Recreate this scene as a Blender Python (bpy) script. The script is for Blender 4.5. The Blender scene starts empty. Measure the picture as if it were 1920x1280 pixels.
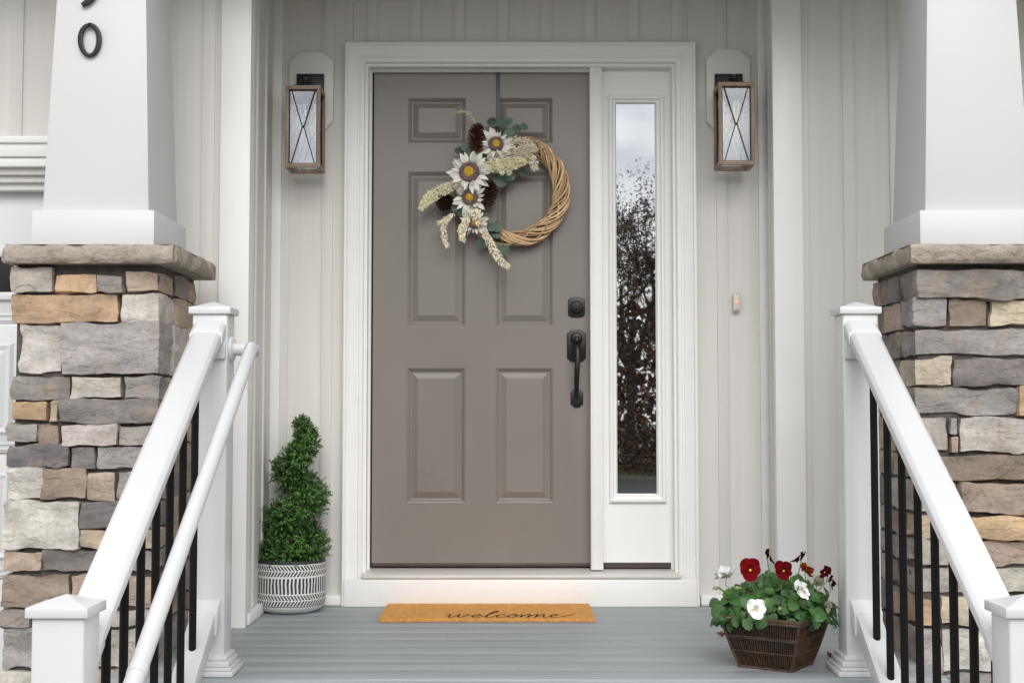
import bpy, bmesh, math, random
from mathutils import Vector, Matrix, noise, Euler
R = math.radians
random.seed(7)
scn = bpy.context.scene
COL = scn.collection

# ------------------------------------------------------------------ camera
F = 2500.0                      # focal length in photo pixels (1920 wide)
PITCH = math.atan(132 / F)
DW = 5.53                       # camera to door wall (wall plane is y = 0)
CZ = 0.792                      # camera above the porch floor (z = 0)
cam = bpy.data.cameras.new('camera')
cam.sensor_width = 36.0
cam.lens = F / 1920 * 36
cam.clip_start = 0.05
cam.clip_end = 600
cob = bpy.data.objects.new('camera', cam)
COL.objects.link(cob)
cob.location = (0, -DW, CZ)
cob.rotation_euler = (math.pi / 2 + PITCH, 0, 0)
scn.camera = cob

# ------------------------------------------------------------------ sky, sun, exposure
SUN_EL, SUN_AZ = R(35), R(8)   # azimuth: to the right of the viewer's back
w = bpy.data.worlds.new('World')
scn.world = w
w.use_nodes = True
nt = w.node_tree
for n in list(nt.nodes): nt.nodes.remove(n)
out = nt.nodes.new('ShaderNodeOutputWorld')
bg = nt.nodes.new('ShaderNodeBackground'); bg.inputs['Strength'].default_value = 0.112
sky = nt.nodes.new('ShaderNodeTexSky'); sky.sky_type = 'NISHITA'; sky.sun_disc = False
sky.sun_elevation = SUN_EL
sky.sun_rotation = math.pi - SUN_AZ
tc = nt.nodes.new('ShaderNodeTexCoord')
mp = nt.nodes.new('ShaderNodeMapping'); mp.inputs['Scale'].default_value = (1, 1, 2.6)
nz = nt.nodes.new('ShaderNodeTexNoise'); nz.inputs['Scale'].default_value = 4.5
nz.inputs['Detail'].default_value = 7; nz.inputs['Roughness'].default_value = .55
rp = nt.nodes.new('ShaderNodeValToRGB')
rp.color_ramp.elements[0].position = .30; rp.color_ramp.elements[0].color = (.78, .78, .78, 1)
rp.color_ramp.elements[1].position = .60; rp.color_ramp.elements[1].color = (1, 1, 1, 1)
rc = nt.nodes.new('ShaderNodeValToRGB')
rc.color_ramp.elements[0].position = .35; rc.color_ramp.elements[0].color = (5.6, 5.8, 6.2, 1)
rc.color_ramp.elements[1].position = .66; rc.color_ramp.elements[1].color = (11.5, 11.4, 11.1, 1)
nz2 = nt.nodes.new('ShaderNodeTexNoise'); nz2.inputs['Scale'].default_value = 9
nz2.inputs['Detail'].default_value = 6
mx = nt.nodes.new('ShaderNodeMixRGB')
L = nt.links.new
L(tc.outputs['Generated'], mp.inputs['Vector'])
L(mp.outputs['Vector'], nz.inputs['Vector']); L(mp.outputs['Vector'], nz2.inputs['Vector'])
L(nz.outputs['Fac'], rp.inputs['Fac']); L(nz2.outputs['Fac'], rc.inputs['Fac'])
L(rp.outputs['Color'], mx.inputs['Fac'])
L(sky.outputs['Color'], mx.inputs['Color1']); L(rc.outputs['Color'], mx.inputs['Color2'])
L(mx.outputs['Color'], bg.inputs['Color']); L(bg.outputs['Background'], out.inputs['Surface'])

sl = bpy.data.lights.new('sun', 'SUN'); sl.energy = 1.25; sl.angle = R(40); sl.color = (1, .975, .945)
so = bpy.data.objects.new('sun', sl); COL.objects.link(so)
so.location = (6, -14, 14)
sd = Vector((math.sin(SUN_AZ) * math.cos(SUN_EL), -math.cos(SUN_AZ) * math.cos(SUN_EL), math.sin(SUN_EL)))
so.rotation_euler = sd.to_track_quat('Z', 'Y').to_euler()

vs = scn.view_settings
vs.view_transform = 'Standard'; vs.look = 'None'; vs.gamma = 1; vs.use_curve_mapping = False
vs.exposure = 0.66

# ------------------------------------------------------------------ helpers
CP, SP = math.cos(PITCH), math.sin(PITCH)
def U(u, v, y):
    """photo pixel + depth plane y (the plane of the thing it lies on) -> (x, z) in metres"""
    a, b = (u - 960) / F, (640 - v) / F
    dy = CP - b * SP; dz = SP + b * CP
    t = (y + DW) / dy
    return a * t, CZ + dz * t
def UX(u, y, v=640): return U(u, v, y)[0]
def UZ(v, y): return U(960, v, y)[1]

WL = {}
def empty(name, loc, label, cat, group=None):
    o = bpy.data.objects.new(name, None); COL.objects.link(o)
    o.empty_display_size = .05
    o.location = loc; WL[o] = Vector(loc)
    o['label'] = label; o['category'] = cat
    if group: o['group'] = group
    return o
def tag(o, label, cat, group=None):
    o['label'] = label; o['category'] = cat
    if group: o['group'] = group
    return o
def structure(name, loc=(0, 0, 0)):
    o = bpy.data.objects.new(name, None); COL.objects.link(o)
    o.location = loc; WL[o] = Vector(loc); o['kind'] = 'structure'
    return o

class MB:
    def __init__(s): s.v = []; s.f = []
    def add(s, vs, fs):
        n = len(s.v); s.v += [tuple(p) for p in vs]; s.f += [tuple(i + n for i in f) for f in fs]; return s
    def box(s, x0, x1, y0, y1, z0, z1):
        return s.add([(x0,y0,z0),(x1,y0,z0),(x1,y1,z0),(x0,y1,z0),(x0,y0,z1),(x1,y0,z1),(x1,y1,z1),(x0,y1,z1)],
                     [(0,3,2,1),(4,5,6,7),(0,1,5,4),(1,2,6,5),(2,3,7,6),(3,0,4,7)])
    def hexa(s, lo, hi):
        """lo, hi: 4 corner points each (counter-clockwise from above)"""
        return s.add(list(lo) + list(hi), [(3,2,1,0),(4,5,6,7),(0,1,5,4),(1,2,6,5),(2,3,7,6),(3,0,4,7)])
    def tube(s, pts, rad, n=8, closed=False, caps=True, flat=None):
        pts = [Vector(p) for p in pts]; m = len(pts)
        if not hasattr(rad, '__len__'): rad = [rad] * m
        rings = []; prev = None
        for i, p in enumerate(pts):
            a = pts[(i - 1) % m] if (closed or i) else p
            b = pts[(i + 1) % m] if (closed or i < m - 1) else p
            t = (b - a)
            t = t.normalized() if t.length > 1e-9 else Vector((0, 0, 1))
            if prev is None:
                r = t.orthogonal().normalized()
            else:
                r = prev - t * prev.dot(t)
                r = r.normalized() if r.length > 1e-6 else t.orthogonal().normalized()
            prev = r; q = t.cross(r)
            rings.append([p + (r * math.cos(2*math.pi*k/n) + q * math.sin(2*math.pi*k/n)) * rad[i] for k in range(n)])
        vs = [p for rg in rings for p in rg]; fs = []
        for i in range(m if closed else m - 1):
            j = (i + 1) % m
            for k in range(n):
                fs.append((i*n+k, i*n+(k+1)%n, j*n+(k+1)%n, j*n+k))
        if caps and not closed:
            fs.append(tuple(range(n - 1, -1, -1))); fs.append(tuple((m-1)*n + k for k in range(n)))
        return s.add(vs, fs)
    def lathe(s, prof, c=(0,0,0), n=32, axis='z'):
        vs = []
        for r, h in prof:
            for k in range(n):
                a = 2*math.pi*k/n; x, y = r*math.cos(a), r*math.sin(a)
                vs.append((c[0]+x, c[1]+y, c[2]+h) if axis == 'z' else (c[0]+x, c[1]-h, c[2]+y))
        fs = []
        for i in range(len(prof) - 1):
            for k in range(n): fs.append((i*n+k, i*n+(k+1)%n, (i+1)*n+(k+1)%n, (i+1)*n+k))
        fs.append(tuple(range(n-1,-1,-1))); fs.append(tuple((len(prof)-1)*n+k for k in range(n)))
        return s.add(vs, fs)
    def prism(s, poly, y0, y1):
        """poly: (x, z) points; extruded along y from y0 (front) to y1"""
        n = len(poly)
        vs = [(x, y0, z) for x, z in poly] + [(x, y1, z) for x, z in poly]
        fs = [tuple(range(n)), tuple(range(2*n-1, n-1, -1))]
        for k in range(n): fs.append((k, n+k, n+(k+1)%n, (k+1)%n))
        return s.add(vs, fs)
    def build(s, name, mat, parent=None, bevel=0, seg=2, smooth=False, origin=None, ang=35):
        o0 = WL[parent] if parent is not None else Vector(origin or (0,0,0))
        me = bpy.data.meshes.new(name)
        me.from_pydata([(p[0]-o0.x, p[1]-o0.y, p[2]-o0.z) for p in s.v], [], s.f)
        bm = bmesh.new(); bm.from_mesh(me)
        bmesh.ops.recalc_face_normals(bm, faces=bm.faces)
        if bevel:
            ed = [e for e in bm.edges if len(e.link_faces) == 2 and e.calc_face_angle(0) > R(25)]
            bmesh.ops.bevel(bm, geom=ed, offset=bevel, segments=seg, profile=.5, affect='EDGES', clamp_overlap=True)
        bm.to_mesh(me); bm.free()
        if smooth or bevel:
            me.polygons.foreach_set('use_smooth', [True] * len(me.polygons))
            me.set_sharp_from_angle(angle=R(ang))
        return link(name, me, mat, parent, o0)
def link(name, me, mat, parent=None, world=None, loc=None, rot=None, scale=None):
    o = bpy.data.objects.new(name, me); COL.objects.link(o)
    if mat and not me.materials: me.materials.append(mat)
    if parent is not None:
        o.parent = parent
        if loc is not None: o.location = Vector(loc) - WL[parent]
    else:
        o.location = loc if loc is not None else (world or (0,0,0))
    if rot is not None: o.rotation_euler = rot
    if scale is not None: o.scale = scale if hasattr(scale, '__len__') else (scale,)*3
    WL[o] = Vector(loc) if loc is not None else Vector(world or (0,0,0))
    return o

# ------------------------------------------------------------------ materials
def nmath(t, op, a, b=None, c=None):
    n = t.nodes.new('ShaderNodeMath'); n.operation = op
    for i, q in enumerate((a, b, c)):
        if q is None: continue
        if isinstance(q, (int, float)): n.inputs[i].default_value = q
        else: t.links.new(q, n.inputs[i])
    return n.outputs[0]
def M(name, col, rough=.5, var=.06, vs=6, bump=0, bs=60, stretch=(1,1,1), metal=0, spec=.5,
      objcol=False, island=0, bdist=.002, col2=None, detail=5, coat=0, sss=0, rvar=0):
    m = bpy.data.materials.new(name); m.use_nodes = True; t = m.node_tree
    b = t.nodes['Principled BSDF']
    b.inputs['Roughness'].default_value = rough; b.inputs['Metallic'].default_value = metal
    b.inputs['Specular IOR Level'].default_value = spec
    if coat: b.inputs['Coat Weight'].default_value = coat
    tcn = t.nodes.new('ShaderNodeTexCoord'); oi = t.nodes.new('ShaderNodeObjectInfo')
    ad = t.nodes.new('ShaderNodeVectorMath'); ad.operation = 'MULTIPLY_ADD'
    cmb = t.nodes.new('ShaderNodeCombineXYZ')
    for k in range(3): t.links.new(oi.outputs['Random'], cmb.inputs[k])
    mp = t.nodes.new('ShaderNodeMapping'); mp.inputs['Scale'].default_value = stretch
    t.links.new(tcn.outputs['Object'], mp.inputs['Vector'])
    t.links.new(cmb.outputs[0], ad.inputs[0]); ad.inputs[1].default_value = (37, 53, 71)
    t.links.new(mp.outputs[0], ad.inputs[2])
    n = t.nodes.new('ShaderNodeTexNoise'); n.inputs['Scale'].default_value = vs
    n.inputs['Detail'].default_value = detail; n.inputs['Roughness'].default_value = .6
    t.links.new(ad.outputs[0], n.inputs['Vector'])
    ra = t.nodes.new('ShaderNodeValToRGB')
    c2 = col2 or tuple(min(1, c*(1+var)) for c in col); c1 = tuple(c*(1-var) for c in col) if not col2 else col
    ra.color_ramp.elements[0].position = .3; ra.color_ramp.elements[0].color = (*c1, 1)
    ra.color_ramp.elements[1].position = .7; ra.color_ramp.elements[1].color = (*c2, 1)
    t.links.new(n.outputs['Fac'], ra.inputs['Fac']); cur = ra.outputs['Color']
    if objcol:
        mu = t.nodes.new('ShaderNodeMixRGB'); mu.blend_type = 'MULTIPLY'; mu.inputs['Fac'].default_value = 1
        t.links.new(cur, mu.inputs['Color1']); t.links.new(oi.outputs['Color'], mu.inputs['Color2']); cur = mu.outputs[0]
    if island:
        g = t.nodes.new('ShaderNodeNewGeometry'); hs = t.nodes.new('ShaderNodeHueSaturation')
        v = nmath(t, 'MULTIPLY_ADD', g.outputs['Random Per Island'], 2*island, 1-island)
        t.links.new(v, hs.inputs['Value'])
        h = nmath(t, 'MULTIPLY_ADD', g.outputs['Random Per Island'], .05, .475); t.links.new(h, hs.inputs['Hue'])
        t.links.new(cur, hs.inputs['Color']); cur = hs.outputs[0]
    t.links.new(cur, b.inputs['Base Color'])
    if rvar:
        t.links.new(nmath(t, 'MULTIPLY_ADD', n.outputs['Fac'], rvar, rough - rvar/2), b.inputs['Roughness'])
    if bump:
        n2 = t.nodes.new('ShaderNodeTexNoise'); n2.inputs['Scale'].default_value = bs; n2.inputs['Detail'].default_value = 6
        n2.inputs['Roughness'].default_value = .65
        t.links.new(ad.outputs[0], n2.inputs['Vector'])
        bu = t.nodes.new('ShaderNodeBump'); bu.inputs['Strength'].default_value = bump; bu.inputs['Distance'].default_value = bdist
        t.links.new(n2.outputs['Fac'], bu.inputs['Height']); t.links.new(bu.outputs[0], b.inputs['Normal'])
    if sss:
        b.inputs['Subsurface Weight'].default_value = sss; b.inputs['Subsurface Radius'].default_value = (.004, .004, .002)
    return m

SIDING = M('siding_greige', (.66, .642, .615), .6, .03, 3, bump=.12, bs=14, stretch=(9, 9, .5), bdist=.001)
TRIM = M('white_trim_paint', (.80, .80, .785), .42, .025, 4, bump=.05, bs=30, rvar=.12)
VINYL = M('white_vinyl', (.60, .607, .617), .3, .015, 3, bump=.02, bs=12, rvar=.1)
COLWHITE = M('column_white', (.60, .606, .615), .45, .02, 2, bump=.06, bs=25, rvar=.1)
DOOR = M('taupe_door_paint', (.212, .188, .169), .32, .07, 2.2, bump=.07, bs=16, rvar=.28, stretch=(1, 1, .5))
BLACKMETAL = M('black_metal', (.012, .012, .013), .38, .15, 30, metal=.3, bump=.05, bs=200)
BALUSTER = M('black_baluster_paint', (.004, .004, .0045), .5, .1, 10, spec=.2)
DARK = M('dark_weatherstrip', (.02, .017, .015), .7, .2, 20)
BRONZE = M('bronze_sill', (.055, .04, .032), .45, .2, 14)
SILL = M('aluminium_sill', (.62, .60, .57), .4, .12, 10, stretch=(.3, 6, 6), metal=.15, rvar=.2)
DECK = M('grey_composite_deck', (.215, .238, .252), .55, .0, 9, bump=.5, bs=34, stretch=(.14, 14, 14), bdist=.0015, col2=(.385, .415, .43), rvar=.18)
STONE = M('stone_surface', (.66, .66, .665), .88, 0, 5, bump=.55, bs=34, bdist=.009, objcol=True, col2=(1.30, 1.27, 1.24), detail=9, stretch=(1, 1, 2.2), spec=.25)
def _stone_extra(m):
    t = m.node_tree; b = t.nodes['Principled BSDF']; src = b.inputs['Base Color'].links[0].from_socket
    tcn = t.nodes.new('ShaderNodeTexCoord'); oi = t.nodes.new('ShaderNodeObjectInfo')
    ad = t.nodes.new('ShaderNodeVectorMath'); ad.operation = 'ADD'; t.links.new(tcn.outputs['Object'], ad.inputs[0])
    cmb = t.nodes.new('ShaderNodeCombineXYZ'); v = nmath(t, 'MULTIPLY', oi.outputs['Random'], 90)
    for k in range(3): t.links.new(v, cmb.inputs[k])
    t.links.new(cmb.outputs[0], ad.inputs[1])
    n = t.nodes.new('ShaderNodeTexNoise'); n.inputs['Scale'].default_value = 11; n.inputs['Detail'].default_value = 6; t.links.new(ad.outputs[0], n.inputs['Vector'])
    r = t.nodes.new('ShaderNodeValToRGB'); r.color_ramp.elements[0].position = .5; r.color_ramp.elements[1].position = .72
    r.color_ramp.elements[0].color = (0,0,0,1); r.color_ramp.elements[1].color = (.5,.5,.5,1); t.links.new(n.outputs['Fac'], r.inputs['Fac'])
    mx = t.nodes.new('ShaderNodeMixRGB'); t.links.new(r.outputs[0], mx.inputs['Fac']); t.links.new(src, mx.inputs['Color1']); mx.inputs['Color2'].default_value = (.36, .29, .225, 1)
    n2 = t.nodes.new('ShaderNodeTexNoise'); n2.inputs['Scale'].default_value = 70; n2.inputs['Detail'].default_value = 4; t.links.new(ad.outputs[0], n2.inputs['Vector'])
    r2 = t.nodes.new('ShaderNodeValToRGB'); r2.color_ramp.elements[0].position = .3; r2.color_ramp.elements[1].position = .62
    r2.color_ramp.elements[0].color = (.80,.79,.78,1); r2.color_ramp.elements[1].color = (1.05,1.05,1.05,1); t.links.new(n2.outputs['Fac'], r2.inputs['Fac'])
    mu = t.nodes.new('ShaderNodeMixRGB'); mu.blend_type = 'MULTIPLY'; mu.inputs['Fac'].default_value = .8
    t.links.new(mx.outputs[0], mu.inputs['Color1']); t.links.new(r2.outputs[0], mu.inputs['Color2']); t.links.new(mu.outputs[0], b.inputs['Base Color'])
def _ledges(m, scale, dist, strength):
    """split-face ledges: contour steps added under the fine bump"""
    t = m.node_tree; b = t.nodes['Principled BSDF']; bump = [n for n in t.nodes if n.type == 'BUMP'][0]
    tcn = t.nodes.new('ShaderNodeTexCoord'); oi = t.nodes.new('ShaderNodeObjectInfo')
    ad = t.nodes.new('ShaderNodeVectorMath'); ad.operation = 'ADD'; t.links.new(tcn.outputs['Object'], ad.inputs[0])
    cmb = t.nodes.new('ShaderNodeCombineXYZ'); v = nmath(t, 'MULTIPLY', oi.outputs['Random'], 60)
    for k in range(3): t.links.new(v, cmb.inputs[k])
    t.links.new(cmb.outputs[0], ad.inputs[1])
    mp = t.nodes.new('ShaderNodeMapping'); mp.inputs['Scale'].default_value = (1, 1, 2.4); t.links.new(ad.outputs[0], mp.inputs['Vector'])
    n = t.nodes.new('ShaderNodeTexNoise'); n.inputs['Scale'].default_value = scale; n.inputs['Detail'].default_value = 7; n.inputs['Roughness'].default_value = .58; n.inputs['Distortion'].default_value = .4
    t.links.new(mp.outputs[0], n.inputs['Vector'])
    q = nmath(t, 'MULTIPLY', n.outputs['Fac'], 7.0); fl = nmath(t, 'FLOOR', q); fr = nmath(t, 'SUBTRACT', q, fl)
    st = nmath(t, 'SMOOTH_MIN', nmath(t, 'MULTIPLY', nmath(t, 'MAXIMUM', nmath(t, 'SUBTRACT', fr, .80), 0.0), 5.0), 1.0, .1)
    h = nmath(t, 'ADD', fl, st)
    b2 = t.nodes.new('ShaderNodeBump'); b2.inputs['Strength'].default_value = strength; b2.inputs['Distance'].default_value = dist
    t.links.new(h, b2.inputs['Height']); t.links.new(b2.outputs[0], bump.inputs['Normal'])
_stone_extra(STONE)
_ledges(STONE, 5.0, .006, .5)
CAPSTONE = M('cap_stone', (.30, .255, .215), .9, 0, 12, bump=1.0, bs=34, bdist=.012, col2=(.46, .41, .355), detail=8, spec=.2)
_ledges(CAPSTONE, 10, .007, .5)
MORTAR = M('mortar', (.085, .078, .07), .95, .25, 40, bump=.8, bs=90, bdist=.004)
WOODFRAME = M('brown_wood_finish', (.19, .128, .092), .5, 0, 9, col2=(.33, .235, .17), stretch=(6, 6, .6), bump=.15, bs=40, bdist=.0008)
BLOCK = M('mount_block_paint', (.72, .71, .675), .5, .02, 4)
COIR = M('coir_fibre', (.53, .26, .08), .95, 0, 60, col2=(.78, .41, .135), bump=1, bs=260, bdist=.004, spec=.1)
COIRF = M('coir_strands', (.68, .35, .115), .95, .2, 30, island=.3, spec=.1)
INK = M('black_print', (.05, .032, .02), .9, .3, 90, bump=.6, bs=300, spec=.1)
SOIL = M('dark_soil', (.025, .019, .014), .95, .4, 60, bump=1, bs=90, bdist=.01)
BOXLEAF = M('boxwood_leaf', (.066, .165, .030), .42, .3, 14, island=.6, spec=.45)
TWIG = M('brown_twig', (.10, .065, .04), .8, .25, 30)
PANSYLEAF = M('pansy_leaf', (.040, .118, .024), .45, .3, 30, objcol=True, bump=.3, bs=120, bdist=.001)
PSTEM = M('green_stem', (.13, .26, .06), .5, .2, 30)
PETAL = M('flower_petal', (.9, .9, .9), .9, .08, 3, objcol=True, bump=.15, bs=6, bdist=.03, spec=.08)
def _petal_throat(m):
    t = m.node_tree; b = t.nodes['Principled BSDF']; src = b.inputs['Base Color'].links[0].from_socket
    tcn = t.nodes.new('ShaderNodeTexCoord'); sp = t.nodes.new('ShaderNodeSeparateXYZ'); t.links.new(tcn.outputs['Object'], sp.inputs[0])
    nn = t.nodes.new('ShaderNodeTexNoise'); nn.inputs['Scale'].default_value = 7; t.links.new(tcn.outputs['Object'], nn.inputs['Vector'])
    yv = nmath(t, 'ADD', sp.outputs['Y'], nmath(t, 'MULTIPLY_ADD', nn.outputs['Fac'], .5, -.25))
    r = t.nodes.new('ShaderNodeValToRGB'); r.color_ramp.elements[0].position = .06; r.color_ramp.elements[0].color = (.45,.42,.36,1)
    r.color_ramp.elements[1].position = .42; r.color_ramp.elements[1].color = (1,1,1,1); t.links.new(yv, r.inputs['Fac'])
    mu = t.nodes.new('ShaderNodeMixRGB'); mu.blend_type = 'MULTIPLY'; mu.inputs['Fac'].default_value = 1
    t.links.new(src, mu.inputs['Color1']); t.links.new(r.outputs[0], mu.inputs['Color2']); t.links.new(mu.outputs[0], b.inputs['Base Color'])
_petal_throat(PETAL)
YELLOW = M('yellow_eye', (.75, .48, .03), .6, .15, 60)
RESIN = M('brown_resin', (.012, .009, .007), .42, .3, 40, bump=.3, bs=120)
RESINHI = M('brown_resin_rubbed', (.035, .022, .014), .42, 0, 40, col2=(.135, .08, .046), metal=.2)
WILLOW = M('willow_strand', (.47, .30, .15), .6, 0, 18, col2=(.88, .64, .37), bump=.3, bs=100, bdist=.001, objcol=True)
SUNPETAL = M('white_fabric_petal', (.80, .785, .72), .8, .06, 40, bump=.25, bs=150, bdist=.001)
SUNDISC = M('purple_disc', (.06, .026, .028), .9, 0, 140, col2=(.27, .19, .19), bump=1, bs=320, bdist=.004)
SUNMID = M('yellow_disc', (.40, .22, .012), .9, 0, 90, col2=(.66, .40, .03), bump=1, bs=300, bdist=.003)
CONE = M('pine_cone', (.075, .032, .016), .6, .3, 40, island=.4, objcol=True)
EUCA = M('eucalyptus_leaf', (.085, .14, .105), .6, .2, 25, objcol=True, bump=.15, bs=120)
PLUME = M('cream_plume', (.80, .785, .70), .85, .1, 40, island=.12, objcol=True)
GALV = M('galvanised_hanger', (.10, .10, .097), .45, .05, 10, metal=.3)
GDOOR = M('garage_door_paint', (.64, .66, .66), .45, .015, 3, bump=.04, bs=40)
BARK = M('bark', (.06, .045, .035), .9, .3, 10, bump=1, bs=20, bdist=.02)
AUTUMN = M('autumn_leaf', (.10, .058, .034), .8, .3, 1.5, island=.4)
GRASS = M('lawn', (.085, .085, .045), .95, .3, 3)
CONCRETE = M('concrete', (.36, .35, .33), .9, .12, 4, bump=.4, bs=60)
ASPHALT = M('asphalt', (.03, .03, .031), .95, .15, 6, bump=.5, bs=80)
CEIL = M('ceiling_white', (.72, .72, .715), .6, .02, 3)
ROOFM = M('roof_shingle', (.09, .085, .08), .95, .3, 6, bump=.5, bs=40)
INTERIOR = M('dim_hall_paint', (.20, .18, .16), .8, .05, 3)
FALLEN = M('fallen_leaf', (.17, .05, .03), .8, .3, 40)
CREAMPL = M('bell_plastic', (.66, .61, .54), .4, .03, 10)

def emis(name, col, e):
    m = bpy.data.materials.new(name); m.use_nodes = True; b = m.node_tree.nodes['Principled BSDF']
    b.inputs['Base Color'].default_value = (*col, 1); b.inputs['Emission Color'].default_value = (*col, 1)
    b.inputs['Emission Strength'].default_value = e; return m
BELLGLOW = emis('lit_bell_button', (.85, .45, .27), .22)
def glass(name, refl, tint, wav=0, rgh=0.0):
    m = bpy.data.materials.new(name); m.use_nodes = True; t = m.node_tree
    t.nodes.remove(t.nodes['Principled BSDF']); o = t.nodes['Material Output']
    g = t.nodes.new('ShaderNodeBsdfGlossy'); g.inputs['Roughness'].default_value = rgh; g.inputs['Color'].default_value = (.95, .97, 1, 1)
    tr = t.nodes.new('ShaderNodeBsdfTransparent'); tr.inputs['Color'].default_value = (*tint, 1)
    lw = t.nodes.new('ShaderNodeLayerWeight'); lw.inputs['Blend'].default_value = .15
    f = nmath(t, 'MULTIPLY_ADD', lw.outputs['Fresnel'], .8, refl)
    mx = t.nodes.new('ShaderNodeMixShader'); t.links.new(f, mx.inputs[0])
    t.links.new(tr.outputs[0], mx.inputs[1]); t.links.new(g.outputs[0], mx.inputs[2]); t.links.new(mx.outputs[0], o.inputs[0])
    if wav:
        n = t.nodes.new('ShaderNodeTexNoise'); n.inputs['Scale'].default_value = 5; n.inputs['Detail'].default_value = 1
        tcn = t.nodes.new('ShaderNodeTexCoord'); t.links.new(tcn.outputs['Object'], n.inputs['Vector'])
        b = t.nodes.new('ShaderNodeBump'); b.inputs['Strength'].default_value = wav; b.inputs['Distance'].default_value = .002
        t.links.new(n.outputs['Fac'], b.inputs['Height']); t.links.new(b.outputs[0], g.inputs['Normal'])
    return m
GLASS = glass('coated_window_glass', .50, (.55, .55, .55), .12, .012)
LGLASS = glass('lantern_glass', .14, (.96, .965, .96), 0)
GPANE = M('dark_garage_glass', (.006, .007, .009), .08, .1, 5, spec=.35)
BULB = glass('bulb_glass', .08, (.97, .93, .88))

# ------------------------------------------------------------------ ground and surroundings
GZ = -.70
g = MB().box(-150, 150, -150, 60, GZ-.3, GZ).build('ground', GRASS); g['kind'] = 'structure'
g = MB().box(-.80, .95, -9, -2.75, GZ-.05, GZ+.02).build('walkway', CONCRETE, bevel=.01); g['kind'] = 'structure'
g = MB().box(-9, -2.0, -16, -.45, GZ-.05, GZ+.012).build('driveway', CONCRETE, bevel=.01); g['kind'] = 'structure'
g = MB().box(-150, 150, -24, -16, GZ-.05, GZ+.008).build('road', ASPHALT); g['kind'] = 'structure'

# ------------------------------------------------------------------ porch floor and steps
pf = structure('porch_floor', (0, 0, 0))
YF = -1.522
y = 0.02
k = 0
while y > YF + .02:
    y1 = max(y - .1397, YF)
    MB().box(-1.22 if y1 < -.56 else -1.01, 1.30, y1 + .0022, y - .0022, -.026, 0).build('deck_board', DECK, pf, bevel=.0035, seg=2)
    y = y1; k += 1
MB().box(-1.22, 1.30, YF+.012, .02, -.20, -.03).build('joist_frame', DARK, pf)
MB().box(-1.22, 1.30, YF-.002, YF+.010, -.20, -.0265).build('fascia_board', DECK, pf, bevel=.002)
stp = structure('steps', (0, -1.5, GZ))
for i in range(3):
    zt = -.175 * (i + 1); yb = YF - .28 * i - .004
    for j in range(2):
        MB().box(-.86, 1.0, yb-.14*(j+1)+.002, yb-.14*j-.002, zt-.026, zt).build('tread_board', DECK, stp, bevel=.0035)
    MB().box(-.86, 1.0, yb-.27, yb-.255, max(zt-.175, GZ), zt-.028).build('riser_board', TRIM, stp, bevel=.002)
for x in (-.885, 1.025):
    MB().add([(x-.02,YF-.005,-.21),(x-.02,YF-.005,GZ),(x-.02,YF-.85,GZ),(x-.02,YF-.85,GZ+.13),
              (x+.02,YF-.005,-.21),(x+.02,YF-.005,GZ),(x+.02,YF-.85,GZ),(x+.02,YF-.85,GZ+.13)],
             [(0,1,2,3),(7,6,5,4),(0,4,5,1),(1,5,6,2),(2,6,7,3),(3,7,4,0)]).build('stringer', TRIM, stp)

# ------------------------------------------------------------------ house walls (board and batten)
ZTOP = 3.0
def battens(thing, us, s_y, z0, z1, wpx, first, last):
    """us: left pixel of each batten on plane s_y; boards fill between"""
    edges = [first]
    for u in us:
        x0 = UX(u, s_y); x1 = UX(u + wpx, s_y)
        MB().box(x0, x1, s_y-.016, s_y+.004, z0, z1).build('batten', SIDING, thing, bevel=.003)
        edges += [(x0+x1)/2]
    edges.append(last)
    for a, b in zip(edges[:-1], edges[1:]):
        if b - a > .003: MB().box(a+.0006, b-.0006, s_y, s_y+.05, z0, z1).build('siding_board', SIDING, thing)

YL, YR = -.555, -.21
XL = -1.0                        # left inside corner
XR = UX(1440, 0)                 # right inside corner
CX0, CX1 = UX(648.7, 0, 81), UX(1302, 0, 81)         # casing outer
CZT = UZ(80, -.03)
hw = empty('house_wall', (0, 0, 0), 'greige board and batten wall around the front door', 'wall')
# wall to the left of the opening, above it and to the right of it
OX0, OX1, OZ1 = CX0+.03, CX1-.03, CZT-.03
def wallpart(x0, x1, z0, z1):
    bx = []
    k = -2
    while True:
        u = 602 + 82.6 * k; a, b = UX(u, 0), UX(u + 20.5, 0); k += 1
        if a > x1: break
        if b < x0: continue
        bx.append((max(a, x0), min(b, x1)))
    ed = [x0] + [(a+b)/2 for a, b in bx] + [x1]
    for a, b in bx:
        if b - a > .008: MB().box(a, b, -.0075, .004, z0, z1).build('batten', SIDING, hw, bevel=.0015)
    for a, b in zip(ed[:-1], ed[1:]):
        if b - a > .003: MB().box(a+.0006, b-.0006, 0, .05, z0, z1).build('siding_board', SIDING, hw)
wallpart(XL, OX0, .0, ZTOP)
wallpart(OX0, OX1, OZ1, ZTOP)
wallpart(OX1, XR, .0, ZTOP)
# inside corner boards and baseboards
MB().box(XL, UX(526, 0), -.022, .01, .045, ZTOP).build('corner_trim', TRIM, hw, bevel=.002)
MB().box(UX(1424, 0), XR, -.022, .01, .045, ZTOP).build('corner_trim', TRIM, hw, bevel=.002)
MB().box(XL+.002, CX0-.002, -.026, .01, .0015, .043).build('baseboard', TRIM, hw, bevel=.003)
MB().box(CX1+.008, XR-.002, -.026, .01, .0015, .043).build('baseboard', TRIM, hw, bevel=.003)

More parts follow.
